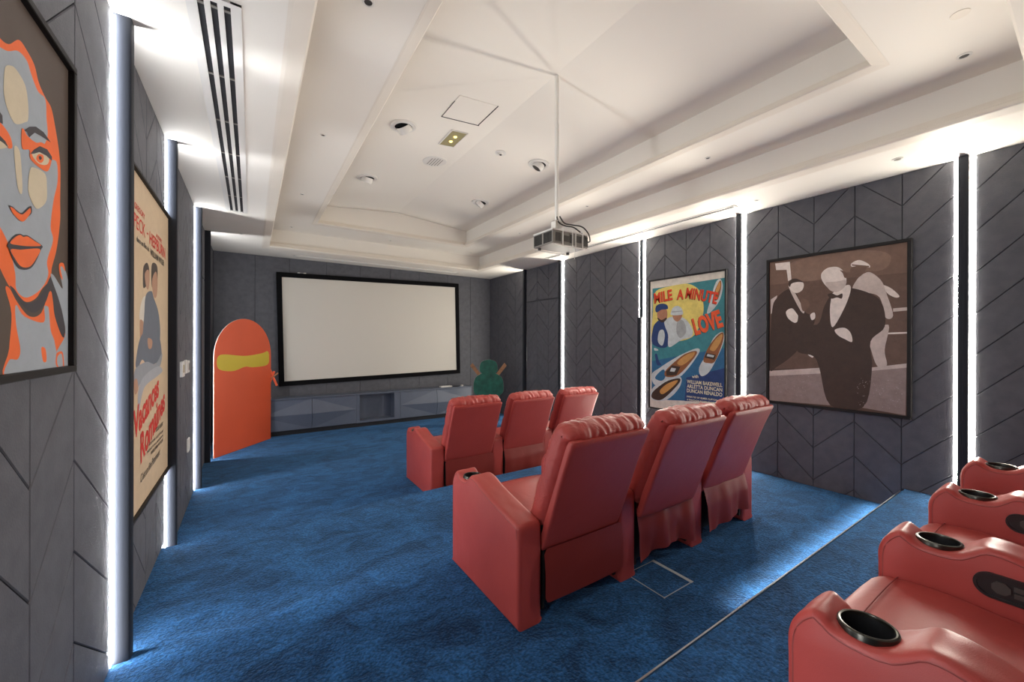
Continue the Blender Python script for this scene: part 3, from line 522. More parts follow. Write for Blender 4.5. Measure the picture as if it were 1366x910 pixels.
C_ = {'h': (.06, .045, .04), 'sk': (.42, .24, .16), 'w': (.62, .58, .52), 'g': (.13, .15, .19), 'g2': (.28, .30, .34), 'g3': (.36, .38, .42)}
r = ART['couple_rect']
t, p = framed('framed_picture', 'tall framed cream film poster with red lettering and a standing couple, left wall', 'l', tuple(r), -.51, .018, .03, M['frame'], (.60, .46, .31))
for c, sm, pts in ART['couple']: p.poly(pts, C_[c], bool(sm))
RD = (.62, .045, .035); BK = (.05, .045, .04)
p.text('GREGORY', .09, .885, .30, .018, RD, -.03); p.text('PECK', .08, .830, .31, .042, RD, -.02, .005); p.text('-', .345, .845, .375, .006, RD)
p.text('AUDREY', .58, .868, .76, .014, RD, -.02); p.text('HEPBURN', .41, .822, .86, .042, RD, -.01)
p.text('dans un film de', .13, .795, .40, .016, BK); p.text('WILLIAM WYLER', .43, .788, .82, .022, BK)
p.text('Vacances', .11, .225, .70, .085, RD, .24, .03, .25, f=lambda x, z: (x, z)); p.text('Romaines', .22, .135, .90, .090, RD, .27, .03, .25)
p.text('EDDIE ALBERT', .58, .190, .80, .014, BK); p.text('HARTLEY POWER - HARCOURT WILLIAMS', .40, .165, .80, .009, BK); p.text('PRODUCTION et REALISATION', .36, .148, .80, .008, BK); p.text('WILLIAM WYLER', .45, .130, .80, .012, BK)
p.text("C'est un film Paramount", .22, .080, .70, .026, BK, .05, .01, .25)
p.build('print', t, M['flatprint'])
C_ = {'teal': (.045, .22, .25), 'blue': (.025, .13, .26), 'navy': (.02, .05, .16), 'yel': (.72, .60, .16), 'wht': (.52, .58, .58), 'brn': (.26, .10, .035), 'gold': (.55, .28, .08), 'dkr': (.05, .03, .02), 'grey': (.34, .36, .36), 'skin': (.40, .19, .11), 'red': (.6, .05, .03)}
r = ART['boats_rect']
t, p = framed('framed_picture', 'framed film poster with speedboats, a yellow sun disc and red title lettering, right wall', 'r', tuple(r), 4.81, .020, .03, M['frame'], (.66, .62, .54))
for c, sm, pts in ART['boats']: p.poly(pts, C_[c], bool(sm))
RD = (.70, .06, .02); SH = (.10, .02, .015)
def arcf(k): return lambda x, z: (x, z * (1 + 0.0 * x) + k * x * x)
p.text('MILE', .085, .815, .345, .080, RD, .10, .03, 0, SH); p.text('A', .40, .828, .49, .075, RD, -.03, .03, 0, SH); p.text('MINUTE', .51, .832, .90, .078, RD, -.19, .03, 0, SH, f=lambda x, z: (x, z - .16 * x * x))
p.text('LOVE', .645, .562, .985, .125, (.78, .11, .03), .28, .05, 0, SH)
NM = (.74, .70, .50)
p.text('with', .60, .262, .68, .022, NM, .1); p.text('WILLIAM BAKEWELL', .535, .222, .955, .026, NM, -.01); p.text('ARLETTA DUNCAN', .535, .190, .955, .026, NM, -.01); p.text('DUNCAN RENALDO', .535, .158, .955, .026, NM, -.01)
p.text('DIRECTED BY ELMER CLIFTON', .535, .122, .90, .012, NM); p.text('A FANCHON ROYER FEATURE', .535, .100, .90, .011, NM)
p.build('print', t, M['print'])
C_ = {'s0': (.055, .031, .022), 's1': (.18, .108, .078), 's2': (.14, .083, .060), 's3': (.24, .15, .11), 's4': (.17, .10, .07), 's5': (.30, .23, .21), 's6': (.60, .51, .46), 's7': (.80, .72, .66)}
r = ART['tuxedo_rect']
t, p = framed('framed_picture', 'large framed sepia picture of men in dark suits, right wall', 'r', tuple(r), 4.80, .028, .04, M['frame'], (.10, .06, .045))
for c, sm, pts in ART['tuxedo']: p.poly(pts, C_[c], bool(sm))
rr = random.Random(3)
for i in range(150):
    lft = rr.random() < .5; x = rr.uniform(.04, .36) if lft else rr.uniform(.68, .95); z = rr.uniform(.05, .22); e = rr.uniform(.0015, .005)
    p.rect(x, x + e, z, z + e * .7, (.5, .42, .40))
p.build('print', t, M['print'])

# ================================================================= PROJECTION SCREEN
t = thing('projection_screen', 'large black framed projection screen hanging slightly crooked on the far wall', 'screen', (2.192, YF, 1.995))
t.rotation_euler = (0, -math.radians(1.35), 0)
W, H, fw = 1.80, 1.03, .085
bm = bmesh.new()
box(bm, -W, W, -.055, -.004, H - fw, H, .006); box(bm, -W, W, -.055, -.004, -H, -H + fw, .006)
box(bm, -W, -W + fw, -.055, -.004, -H + fw, H - fw, .006); box(bm, W - fw, W, -.055, -.004, -H + fw, H - fw, .006)
obj('frame', bm, M['fabric_black'], t)
obj('screen_surface', B(-W + .05, W - .05, -.035, -.01, -H + .05, H - .05), M['screen'], t)
bm = bmesh.new(); box(bm, -1.46, -1.42, -.05, -.01, H, H + .018, .004); box(bm, -1.36, -1.32, -.05, -.01, H, H + .018, .004); tube(bm, [(-1.42, -.03, H + .012), (-1.36, -.03, H + .012)], .004)
obj('bracket', bm, M['white'], t)

# ================================================================= CONSOLE
t = thing('media_console', 'long low blue grey console with faceted diamond doors under the screen', 'cabinet', (0, 0, Z0))
CF, CT = 7.985, .635          # door plane, height above the floor
bm = bmesh.new()
box(bm, .10, 4.20, 7.965, YF - .002, CT, CT + .022, .003, 1)
obj('top', bm, M['console'], t)
bm = bmesh.new()
box(bm, .10, 4.20, 8.005, YF - .003, .085, .105); box(bm, .10, .125, 8.0, YF - .003, .105, CT); box(bm, 4.175, 4.20, 8.0, YF - .003, .105, CT)
box(bm, 1.70, 1.755, 7.985, YF - .003, .085, CT); box(bm, 2.43, 2.55, 7.985, YF - .003, .085, CT)
box(bm, 1.755, 2.43, 7.985, YF - .003, .085, .125); box(bm, 1.755, 2.43, 7.985, YF - .003, CT - .012, CT)
obj('carcass', bm, M['console'], t)
obj('niche_back', B(1.755, 2.43, YF - .03, YF - .004, .125, CT - .01), M['console'], t)
obj('toe_kick', B(.12, 4.18, 8.03, 8.05, 0.001, .085), M['dark'], t)
def facet_door(x0, x1, apex_left, par):
    """flat door face with half of a raised rhombus; apex on the shared edge"""
    z0, z1 = .09, CT - .006; zm = (z0 + z1) / 2; g = .003; x0 += g; x1 -= g
    xa, xo = (x0, x1) if apex_left else (x1, x0)
    bm = bmesh.new(); V = lambda x, y, z: bm.verts.new((x, y, z))
    y = CF - .004; yp = CF - .060
    A, Bv, P, O, c1, c2 = V(xa, y, z1), V(xa, y, z0), V(xa, yp, zm), V(xo, y, zm), V(xo, y, z1), V(xo, y, z0)
    bm.faces.new((A, P, O)); bm.faces.new((P, Bv, O)); bm.faces.new((A, O, c1)); bm.faces.new((O, Bv, c2))
    b = [V(xa, CF + .016, z1), V(xa, CF + .016, z0), V(xo, CF + .016, z0), V(xo, CF + .016, z1)]
    bm.faces.new((A, c1, b[3], b[0])); bm.faces.new((Bv, b[1], b[2], c2)); bm.faces.new((A, b[0], b[1], Bv, P)); bm.faces.new((c1, O, c2, b[2], b[3])); bm.faces.new(b)
    obj('door', bm, M['console'], par)
facet_door(.125, .922, False, t); facet_door(.922, 1.70, True, t); facet_door(2.55, 3.344, False, t); facet_door(3.344, 4.175, True, t)

# small things on the console
CZ = Z0 + CT + .022
t = thing('set_top_box', 'flat white device lying on the right end of the console', 'device', (3.60, 8.09, CZ), .12)
obj('body', B(-.14, .14, -.05, .05, 0, .028, .008), M['white'], t); obj('seam', B(-.142, .142, -.052, .052, .012, .015, .001), M['grey'], t)
t = thing('remote_control', 'black remote control lying beside the white device on the console', 'remote', (3.84, 8.06, CZ), -.35)
obj('body', B(-.08, .08, -.02, .02, 0, .016, .005), M['black'], t)
bm = bmesh.new()
for i in range(6):
    for j in (-1, 1): cyl(bm, (-.055 + i * .02, j * .008, .015), (0, 0, 1), .004, .003, 8)
obj('buttons', bm, M['grey'], t)
t = thing('game_controller', 'small white puck shaped remote at the end of the console', 'remote', (3.99, 8.07, CZ), 0)
bm = bmesh.new(); lathe(bm, [(0, 0), (.03, 0), (.036, .008), (.034, .022), (.024, .028), (0, .029)], 24); obj('body', bm, M['white'], t, smooth=True)
bm = bmesh.new(); cyl(bm, (0, 0, .0285), (0, 0, 1), .010, .002, 16); obj('button', bm, M['grey'], t)

# ================================================================= BOARDS ON THE FLOOR (plain stand-ins)
ang = math.atan2(7.906 - 6.992, .279 + .443)
t = thing('standee', 'tall arched red board with a yellow oval band standing left of the screen', 'board', (-.443, 6.992, Z0), ang)
Wb = math.hypot(.279 + .443, 7.906 - 6.992); Hb = 2.02
def arch(w, h, r=None, inset_=0):
    pts = [(inset_, inset_), (w - inset_, inset_)]
    hs = h - w * .50
    for i in range(0, 25):
        a = PI * i / 24; pts.append((w / 2 + (w / 2 - inset_) * math.cos(a), hs + (w * .50 - inset_) * math.sin(a)))
    return pts
bm = bmesh.new(); extrude_poly(bm, arch(Wb, Hb), 0, .010); obj('board_core', bm, M['edge'], t)
bm = bmesh.new(); extrude_poly(bm, arch(Wb, Hb, inset_=.001), -.003, -.0002); obj('board_face', bm, M['red'], t)
pts = [(.05, 1.33), (.07, 1.45), (.20, 1.475), (.58, 1.44), (.95, 1.47), (1.08, 1.50), (1.115, 1.40), (1.07, 1.27), (.75, 1.25), (.58, 1.27), (.35, 1.22), (.12, 1.25)]
bm = bmesh.new(); extrude_poly(bm, cr([(a, b) for a, b in pts], 5), -.0045, -.0031); obj('band', bm, M['yellow'], t)
bm = bmesh.new(); extrude_poly(bm, [(.25, 0), (.95, 0), (.60, .9)], .0105, .02); obj('rear_panel', bm, M['edge'], t)
t = thing('prop_rods', 'crossed red and tan rods sticking out behind the arched red board', 'prop', (.20, 7.93, Z0))
bm = bmesh.new(); tube(bm, [(-.28, 0, 0.0), (.13, 0, 1.15)], .020, 10); obj('rod', bm, M['red'], t, smooth=True)
bm = bmesh.new(); tube(bm, [(.06, -.005, 1.20), (.17, -.005, .90)], .018, 10); obj('rod', bm, M['red'], t, smooth=True)
bm = bmesh.new(); tube(bm, [(.03, -.01, .98), (.19, -.01, 1.12)], .013, 10); obj('rod', bm, M['tan'], t, smooth=True)

gy = thing('standee', 'plain green rounded board with two crossed tan rods in the far right corner', 'board', (4.08, 7.02, Z0), -.45)
def blob(k=0):
    h = 1.30
    pts = [(-.20, 0), (.20, 0), (.21, .5), (.30, .62), (.31, .80), (.27, .93), (.18, 1.00), (.14, 1.02), (.18, 1.06), (.185, 1.16), (.14, 1.26), (.0, 1.30), (-.14, 1.26), (-.185, 1.16), (-.18, 1.06), (-.14, 1.02), (-.18, 1.00), (-.27, .93), (-.31, .80), (-.30, .62), (-.21, .5)]
    return pts
bm = bmesh.new(); extrude_poly(bm, cr(blob(), 4), 0, .018); obj('board_core', bm, M['edge'], gy)
bm = bmesh.new(); extrude_poly(bm, [(a * .992, b * .998 + .001) for a, b in cr(blob(), 4)], -.003, -.0002); obj('board_face', bm, M['green'], gy)
for s in (-1, 1):
    bm = bmesh.new(); extrude_poly(bm, [(s * .10, .92), (s * .14, .87), (s * .38, 1.17), (s * .33, 1.23)], .020, .040); obj('rod', bm, M['tan'], gy)
bm = bmesh.new(); box(bm, -.05, .05, .019, .25, 0, .012); box(bm, -.02, .02, .019, .035, 0, .6); obj('foot', bm, M['edge'], gy)

# ================================================================= RECLINERS
HW = .0775                                   # half width of an arm
PITCH, SEATW = .757, .602
AP = [(0, 0), (0, .15), (0, .30), (0, .45), (.003, .515), (.018, .538), (.05, .547), (.14, .565), (.22, .582), (.31, .600), (.39, .622), (.46, .645), (.51, .655), (.548, .648), (.578, .622), (.605, .604), (.65, .599), (.69, .603), (.712, .616), (.738, .628), (.766, .606), (.788, .570), (.797, .525), (.797, .45), (.797, .30), (.797, .15), (.797, 0)]
def arm_curve():
    return AP
def arm_disp(x, y, z, ny, nz):
    d = 0
    if z > .5: d += .0022 * noise.noise(Vector((x * 22, y * 16, z * 16)))
    if .52 < y < .80 and z > .48:
        d += .0035 * noise.noise(Vector((x * 14, y * 48 + z * 20, 4))) * min(1, abs(x) / .05)
    return d
top = cr(AP, 4, closed=False)
loop = top + [((.797) * (1 - k / 6), 0) for k in range(1, 6)]
bm = bmesh.new(); puff(bm, loop, HW, .026, nx=10, nr=5, disp=arm_disp, rin=.020)
CY, CZc = .650, .606
arm0 = obj('arm', bm, M['leather'], None, smooth=True, angle=60)
cb = bmesh.new(); cyl(cb, (0, CY, .52), (0, 0, 1), .0525, .2, 40)
boolean_cut(arm0, cb)
arm_mesh = arm0.data; arm_mesh.name = 'arm'
for p in arm_mesh.polygons: p.use_smooth = True
arm_mesh.set_sharp_from_angle(angle=math.radians(50))
bpy.data.objects.remove(arm0, do_unlink=True)
bm = bmesh.new()
nr_ = pnormals(loop)
for s in (-1, 1):
    path = [(s * (HW - .0015), y - nr_[i][0] * .017, z - nr_[i][1] * .017) for i, (y, z) in enumerate(top) if i > 12 and i < len(top) - 6]
    tube(bm, path[::2] + [path[-1]], .0026, 6)
pip_mesh = obj('piping', bm, M['leather_seam'], None, smooth=True)
def take(o): me = o.data; bpy.data.objects.remove(o, do_unlink=True); return me
pip_mesh = take(pip_mesh)
bm = bmesh.new()
mt = Matrix.Translation((0, CY, CZc)) @ Matrix.Rotation(math.radians(-1), 4, 'X')
lathe(bm, [(.0500, -.004), (.0500, .006), (.0510, .0085), (.0545, .0095), (.0580, .0075), (.0595, .003), (.0600, -.006), (.056, -.010)], 48, mt)
ring_mesh = take(obj('cup_holder', bm, M['chrome'], None, smooth=True))
bm = bmesh.new(); lathe(bm, [(.0505, .004), (.0490, -.01), (.0470, -.075), (.040, -.080), (.0005, -.080)], 40, mt)
cup_mesh = take(obj('cup_liner', bm, M['black'], None, smooth=True))
# control panel: recessed black oval on the inner face of an arm (faces -x)
def oval(l, h, n=20):
    pts = []
    for i in range(n): a = PI / 2 + PI * i / (n - 1); pts.append((-(l / 2 - h / 2) + h / 2 * math.cos(a), h / 2 * math.sin(a)))
    for i in range(n): a = -PI / 2 + PI * i / (n - 1); pts.append(((l / 2 - h / 2) + h / 2 * math.cos(a), h / 2 * math.sin(a)))
    return pts
def plate(bm, pts, x0, x1, cy, cz, tilt=-.06):
    ca, sa = math.cos(tilt), math.sin(tilt)
    P = [(cy + a * ca - b * sa, cz + a * sa + b * ca) for a, b in pts]
    lo = [bm.verts.new((x0, a, b)) for a, b in P]; hi = [bm.verts.new((x1, a, b)) for a, b in P]
    bm.faces.new(lo); bm.faces.new(hi[::-1])
    for k in range(len(P)): bm.faces.new((lo[k], hi[k], hi[(k + 1) % len(P)], lo[(k + 1) % len(P)]))
bm = bmesh.new(); o_, i_ = oval(.175, .078), oval(.160, .063)
PY, PZ = .475, .545
def ringplate(bm, o_, i_, x0, x1):
    r = [[bm.verts.new((x, PY + a, PZ + b)) for a, b in q] for x, q in ((x0, o_), (x1 - .002, o_), (x1 - .002, i_), (x1 + .003, i_))]
    n = len(o_)
    for A, C in zip(r, r[1:]):
        for k in range(n): bm.faces.new((A[k], A[(k + 1) % n], C[(k + 1) % n], C[k]))
    bm.faces.new(r[-1])
ringplate(bm, o_, i_, -HW + .004, -HW - .0065)
bm2 = bmesh.new()
plate(bm2, [(.018 * math.cos(a) * 1.15 + .030, .020 * math.sin(a)) for a in [2 * PI * k / 8 + .39 for k in range(8)]], -HW - .0078, -HW + .004, PY, PZ, 0)
for k in (-1, 1): plate(bm2, [(-.062, k * .010 - .007), (.005, k * .010 - .007), (.005, k * .010 + .007), (-.062, k * .010 + .007)], -HW - .0070, -HW + .004, PY, PZ, 0)
btn_mesh = take(obj('button', bm2, M['greyd'], None, smooth=True, angle=30)); ctrl_mesh = take(obj('control_panel', bm, M['black'], None, smooth=True, angle=30))

def pil_disp(x, y, z, ny, nz):
    e = max(0, (abs(x) - .17) / .13); s = y * .6 - z
    d = -.010 * e * e
    d += .011 * e * (.35 - abs(noise.noise(Vector((x * 9, s * 24, 2.0))))) + .006 * e * noise.noise(Vector((x * 12, s * 60, 5.0)))
    tp = max(0, min(1, (z - .93) / .08))
    d += .012 * tp * (.3 - abs(noise.noise(Vector((x * 15, s * 14, 9.0))))) + .006 * tp * noise.noise(Vector((x * 38, y * 26, 1.0)))
    d += .008 * noise.noise(Vector((x * 5, y * 6, z * 6)))
    if ny > .3: d += .012 * math.cos(min(1, abs(x) / .3) * PI / 2) - .012 * math.exp(-((z - .80) / .025) ** 2)
    return d
PP = [(.165, .47), (.130, .575), (.075, .73), (.02, .87), (-.02, .965), (-.05, 1.03), (-.10, 1.072), (-.16, 1.075), (-.205, 1.045), (-.215, 1.005), (-.185, .965), (-.135, .85), (-.078, .71), (-.01, .55), (.03, .46), (.09, .435)]
prof = resample(cr(PP, 8), 110)
bm = bmesh.new(); puff(bm, prof, .304, .055, nx=64, nr=7, disp=pil_disp, rin=.045)
pillow_mesh = take(obj('backrest', bm, M['leather_soft'], None, smooth=True, angle=80))
SPf = [(.0, .375), (-.045, .49), (-.10, .64), (-.165, .82), (-.222, .955), (-.237, .992), (-.225, 1.006), (-.195, 1.0), (-.172, .965), (-.115, .82), (-.055, .67), (.0, .53), (.04, .40), (.03, .375)]
prof = resample(cr(SPf, 8), 70)
bm = bmesh.new(); puff(bm, prof, .296, .018, nx=24, nr=4, rin=.012, disp=lambda x, y, z, ny, nz: .0015 * noise.noise(Vector((x * 6, z * 6, 3))) - (.006 * (x / .3) ** 2 if ny < 0 else 0))
shell_mesh = take(obj('back_shell', bm, M['leather'], None, smooth=True, angle=60))
SC = [(.10, .33), (.09, .42), (.16, .452), (.30, .458), (.45, .464), (.60, .472), (.71, .470), (.780, .452), (.818, .41), (.824, .36), (.80, .325), (.45, .32)]
prof = resample(cr(SC, 8), 70)
bm = bmesh.new(); puff(bm, prof, SEATW / 2 - .002, .030, nx=24, nr=5, rin=.018, disp=lambda x, y, z, ny, nz: (.010 * math.cos(x / .3 * PI / 2) if nz > .5 else 0) + .003 * noise.noise(Vector((x * 7, y * 9, 5))) - (.006 * math.exp(-((y - .733) / .008) ** 2) if nz > .3 else 0))
seat_mesh = take(obj('seat', bm, M['leather'], None, smooth=True, angle=60))
bm = bmesh.new(); tube(bm, [(x * .285, .736, .4735 + .0075 * math.cos(x * PI / 2) - .006 * abs(x) ** 6) for x in [-1 + k / 12 for k in range(25)]], .0022, 6)
seam_mesh = take(obj('seat_seam', bm, M['leather_seam'], None))
bm = bmesh.new(); box(bm, -.295, .295, .745, .800, .075, .325, .016, 3); foot_mesh = take(obj('footrest', bm, M['leather'], None, smooth=True))
bm = bmesh.new(); box(bm, -.28, .28, .06, .73, .055, .30); box(bm, -.29, -.27, .02, .10, .05, .5); box(bm, .27, .29, .02, .10, .05, .5); mech_mesh = take(obj('base_frame', bm, M['blackm'], None))
def skirt(fold, seed):
    rr = random.Random(seed); bm = bmesh.new(); nx, nz = 48, 14; grid = []
    ph = [rr.uniform(0, 6) for _ in range(4)]
    for j in range(nz + 1):
        row = []
        for i in range(nx + 1):
            u, v = i / nx, j / nz
            x = -.296 + .605 * u
            zt = (.425 if fold else .388) - (.012 * v); zb = .105 + fold * (.028 * math.sin(u * 5 + ph[0]) + .02 * u - .05 * max(0, u - .75) * 2)
            z = zt * (1 - v) + zb * v
            if not fold:                       # rounded corners
                cx = min(u, 1 - u) * .62; r = .03
                if cx < r: e = r - math.sqrt(max(0, r * r - (r - cx) ** 2)); z = z + (e if v > .5 else -e) * abs(2 * v - 1) ** 4
            y = (.004 if fold else -.012) - (.030 if fold else .012) * min(1, v * 2.2) - .006 * math.sin(u * PI) + fold * (.018 * v + .001) * (math.sin(u * 12 + ph[1] + .8 * math.sin(v * 3)) + .45 * math.sin(u * 26 + ph[2] + v)) - fold * .010 * v
            row.append(bm.verts.new((x, y, z)))
        grid.append(row)
    for j in range(nz):
        for i in range(nx): bm.faces.new((grid[j][i], grid[j][i + 1], grid[j + 1][i + 1], grid[j + 1][i]))
    r = bmesh.ops.solidify(bm, geom=bm.faces[:], thickness=.006)
    return take(obj('skirt', bm, M['leather'], None, smooth=True, angle=60))
skirts = [skirt(0, 1), skirt(1.0, 2), skirt(.8, 5), skirt(.25, 9)]

def inst(name, me, parent, loc=None):
    o = bpy.data.objects.new(name, me); COL.objects.link(o); o.parent = parent
    if loc: o.location = loc
    return o
def add_arm(par, x, ctrl):
    a = inst('arm', arm_mesh, par, (x, 0, 0))
    inst('piping', pip_mesh, a); inst('cup_holder', ring_mesh, a); inst('cup_liner', cup_mesh, a)
    if ctrl: inst('control_panel', ctrl_mesh, a); inst('button', btn_mesh, a)
def recliner(x0, y0, z0, k, label, group, sk, right_arm, rec=0.0):
    """k-th seat of a row whose first arm starts at x0; origin = centre of the seat, rear of the arms"""
    xc = x0 + k * PITCH + 2 * HW + SEATW / 2
    t = thing('recliner', label, 'chair', (xc, y0, z0), 0, group)
    add_arm(t, -SEATW / 2 - HW, k > 0)
    if right_arm: add_arm(t, PITCH - SEATW / 2 - HW, True)
    inst('seat', seat_mesh, t); inst('seat_seam', seam_mesh, t.children[-1] if False else t)
    inst('backrest', pillow_mesh, t, (0, rec, 0)); inst('back_shell', shell_mesh, t, (0, rec, 0))
    inst('footrest', foot_mesh, t); inst('base_frame', mech_mesh, t); inst('skirt', skirts[sk], t)
    return t
rows = [(1.590, 3.945, Z0, 'front row recliners', 'front row', [0, 3, 3]), (1.140, 1.655, Z1, 'middle row recliners', 'middle row', [0, 1, 2]), (1.185, -.330, Z2, 'back row recliners', 'back row', [0, 3, 3])]
where = {'front row': ['red leather recliner at the left end of the front row, nearest the console', 'red leather recliner in the centre of the front row', 'red leather recliner at the right end of the front row, below a wall strip'],
         'middle row': ['red leather recliner at the left end of the middle row, whole side in view', 'red leather recliner in the centre of the middle row with loose creased back skirt', 'red leather recliner at the right end of the middle row, nearest the sepia picture'],
         'back row': ['red leather recliner nearest the camera, left end of the back row, seat seen from above', 'red leather recliner in the centre of the back row, cut by the photo edge', 'red leather recliner at the right end of the back row, beside the lit wall column']}
for x0, y0, z0, grp, nm, sk in rows:
    for k in range(3):
        recliner(x0, y0, z0, k, where[nm][k], grp, sk[k], k == 2, rec=(-.035 if (nm == 'middle row' and k == 1) else 0))

# ================================================================= PROJECTOR ON ITS POLE
px, py = 2.168, 2.585
t = thing('projector', 'grey and white video projector hanging under the ceiling pole', 'projector', (2.21, 2.58, 2.538))
bm = bmesh.new(); box(bm, -.195, .195, -.13, .13, .010, .120, .008); obj('body', bm, M['grey'], t)
obj('top_cover', B(-.197, .197, -.132, .132, .118, .130, .004), M['white'], t)
bm = bmesh.new()
for i in range(9): box(bm, -.1975, -.1940, -.115 + i * .012, -.108 + i * .012, .022, .108)
for i in range(9): box(bm, -.1975, -.1940, .012 + i * .012, .019 + i * .012, .022, .108)
obj('side_grille', bm, M['blackm'], t)
for x0, x1, z0, z1 in ((-.165, -.11, .03, .10), (-.075, -.02, .035, .085), (-.01, .02, .03, .10), (.055, .115, .045, .10), (.13, .19, .025, .105)): obj('port', B(x0, x1, -.1335, -.129, z0, z1), M['greyd'], t)
bm = bmesh.new()
for x in (-.10, .005, .04, .12): tube(bm, [(x, -.145, .0), (x, -.145, .135), (x, -.05, .14)], .004, 6)
for y in (-.145, .12): tube(bm, [(-.19, y, -.004), (.19, y, -.004)], .004, 6)
obj('cradle', bm, M['whitemet'], t)
bm = bmesh.new(); lathe(bm, [(.0, .03), (.030, .03), (.036, .0), (.036, -.02), (.03, -.02), (.028, 0.0), (0, .0)], 24, Matrix.Translation((-.09, .135, .065)) @ Matrix.Rotation(math.radians(-90), 4, 'X')); obj('lens', bm, M['black'], t, smooth=True)
for x in (-.16, .16):
    bm = bmesh.new(); cyl(bm, (x, 0.09, -.008), (0, 0, 1), .014, .018, 14); obj('foot', bm, M['greyd'], t)
bm = bmesh.new(); tube(bm, cr([(.03, -.12, .02), (.035, -.14, -.03), (.03, -.14, -.10)], 4, closed=False), .0025, 6); obj('hanging_cord', bm, M['white'], t)
t = thing('projector_pole', 'long white pole from the ceiling holding the projector', 'pole', (px, py, 2.69))
zt_ = ztop(px) - 2.69
bm = bmesh.new(); cyl(bm, (0, 0, .02), (0, 0, 1), .016, zt_ - .02 + .01, 20); obj('pole', bm, M['whitemet'], t, smooth=True)
bm = bmesh.new(); cyl(bm, (0, 0, .62), (0, 0, 1), .0185, .30, 20); obj('sleeve', bm, M['whitemet'], t, smooth=True)
bm = bmesh.new(); box(bm, -.07, .12, -.045, .045, .0, .006, .002, 1); box(bm, -.035, -.030, -.03, .03, .0, .085); box(bm, .030, .035, -.03, .03, .0, .085); box(bm, -.035, .035, -.03, .03, .08, .086)
obj('mount_plate', bm, M['whitemet'], t)
t = thing('cable', 'dark cable looping from the pole down to the right side of the projector, upper one', 'cable', (px, py, 2.69))
bm = bmesh.new(); tube(bm, cr([(.02, -.015, .13), (.06, -.03, .075), (.13, -.05, .065), (.22, -.08, .055), (.275, -.10, .0), (.265, -.13, -.07), (.225, -.145, -.09)], 6, closed=False), .006, 8); obj('sheath', bm, M['greyd'], t, smooth=True)
t = thing('cable', 'dark cable sagging from the pole foot to the projector ports, lower one', 'cable', (px, py, 2.69))
bm = bmesh.new(); tube(bm, cr([(-.012, -.018, .12), (.0, -.03, .07), (.05, -.05, .045), (.12, -.08, .035), (.18, -.12, -.02), (.215, -.146, -.07)], 6, closed=False), .006, 8); obj('sheath', bm, M['greyd'], t, smooth=True)

# ================================================================= CEILING FITTINGS
def eyeball(x, y, yaw, tilt, label):
    loc, rot = on_top(x, y); t = thing('spotlight', label, 'spotlight', loc, 0, 'adjustable ceiling spots'); t.rotation_euler = rot; t.scale = (1.3, 1.3, 1.3)
    bm = bmesh.new(); lathe(bm, [(.066, .004), (.066, -.010), (.076, -.014), (.098, -.010), (.102, .002)], 40); obj('trim_ring', bm, M['white'], t, smooth=True)
    bm = bmesh.new(); cyl(bm, (0, 0, -.006), (0, 0, 1), .067, .002, 32); obj('gap', bm, M['dark'], t)
    R = Matrix.Rotation(yaw, 4, 'Z') @ Matrix.Rotation(tilt, 4, 'X')
    bm = bmesh.new(); lathe(bm, [(.058, .0), (.058, -.028), (.052, -.052), (.046, -.055), (.043, -.048)], 32, R @ Matrix.Translation((0, 0, .004))); obj('head', bm, M['white'], t, smooth=True)
    bm = bmesh.new(); cyl(bm, R @ Vector((0, 0, -.046)), R.to_3x3() @ Vector((0, 0, 1)), .046, .012, 28); obj('lens', bm, M['greyd'], t)
eyeball(1.286, 3.953, 2.2, -.75, 'adjustable white ceiling spot left of the amber lamp plate, the largest in view')
eyeball(1.294, 5.478, .5, .45, 'adjustable white ceiling spot at the front left corner of the raised ceiling')
eyeball(2.967, 3.878, .9, .5, 'adjustable white ceiling spot just left of the projector pole')
eyeball(3.013, 5.453, -2.4, -.65, 'adjustable ceiling spot with dark lens at the front right of the raised ceiling')
def mini(x, y, z, r, label, grp, bright=False):
    t = thing('downlight', label, 'downlight', (x, y, z), 0, grp)
    bm = bmesh.new(); lathe(bm, [(r * .62, -.001), (r * .66, -.006), (r * .95, -.005), (r, .001)], 24); obj('trim_ring', bm, M['white'], t, smooth=True)
    bm = bmesh.new(); cyl(bm, (0, 0, -.0025), (0, 0, 1), r * .62, .002, 20); obj('lens', bm, M['grey'] if bright else M['greyd'], t)
g2 = 'small downlights on the middle ceiling level'
for (x, y, r, l) in ((.525, 2.21, .034, 'small recessed downlight on the left middle ceiling, cut by the top photo edge'), (.53, 3.86, .024, 'small recessed downlight on the left middle ceiling beside the nearest adjustable spot'),
    (.53, 5.57, .024, 'small recessed downlight on the left middle ceiling, second from the screen'), (.54, 7.28, .02, 'tiny downlight at the front left corner of the middle ceiling'),
    (2.125, 7.245, .02, 'tiny downlight centred over the screen on the middle ceiling'), (3.80, 7.285, .02, 'tiny downlight at the front right corner of the middle ceiling'),
    (3.80, 5.50, .024, 'small downlight on the right middle ceiling left of the projector'), (3.80, 3.89, .026, 'small downlight on the right middle ceiling just right of the projector'),
    (3.80, 2.195, .028, 'small downlight on the right middle ceiling above the boat poster'), (3.80, .50, .036, 'downlight with silver ring at the top right of the photo')):
    mini(x, y, ZL2, r, l, g2)
for (x, y, r, l) in ((4.42, .943, .036, 'soffit downlight above the large sepia picture'), (4.475, 2.048, .026, 'small soffit downlight by the end of the right air slot'), (-.12, 6.752, .026, 'small soffit downlight above the arched red board'), (4.43, 6.75, .024, 'small soffit downlight near the far right corner')):
    mini(x, y, ZS, r, l, 'downlights in the low soffit', True)
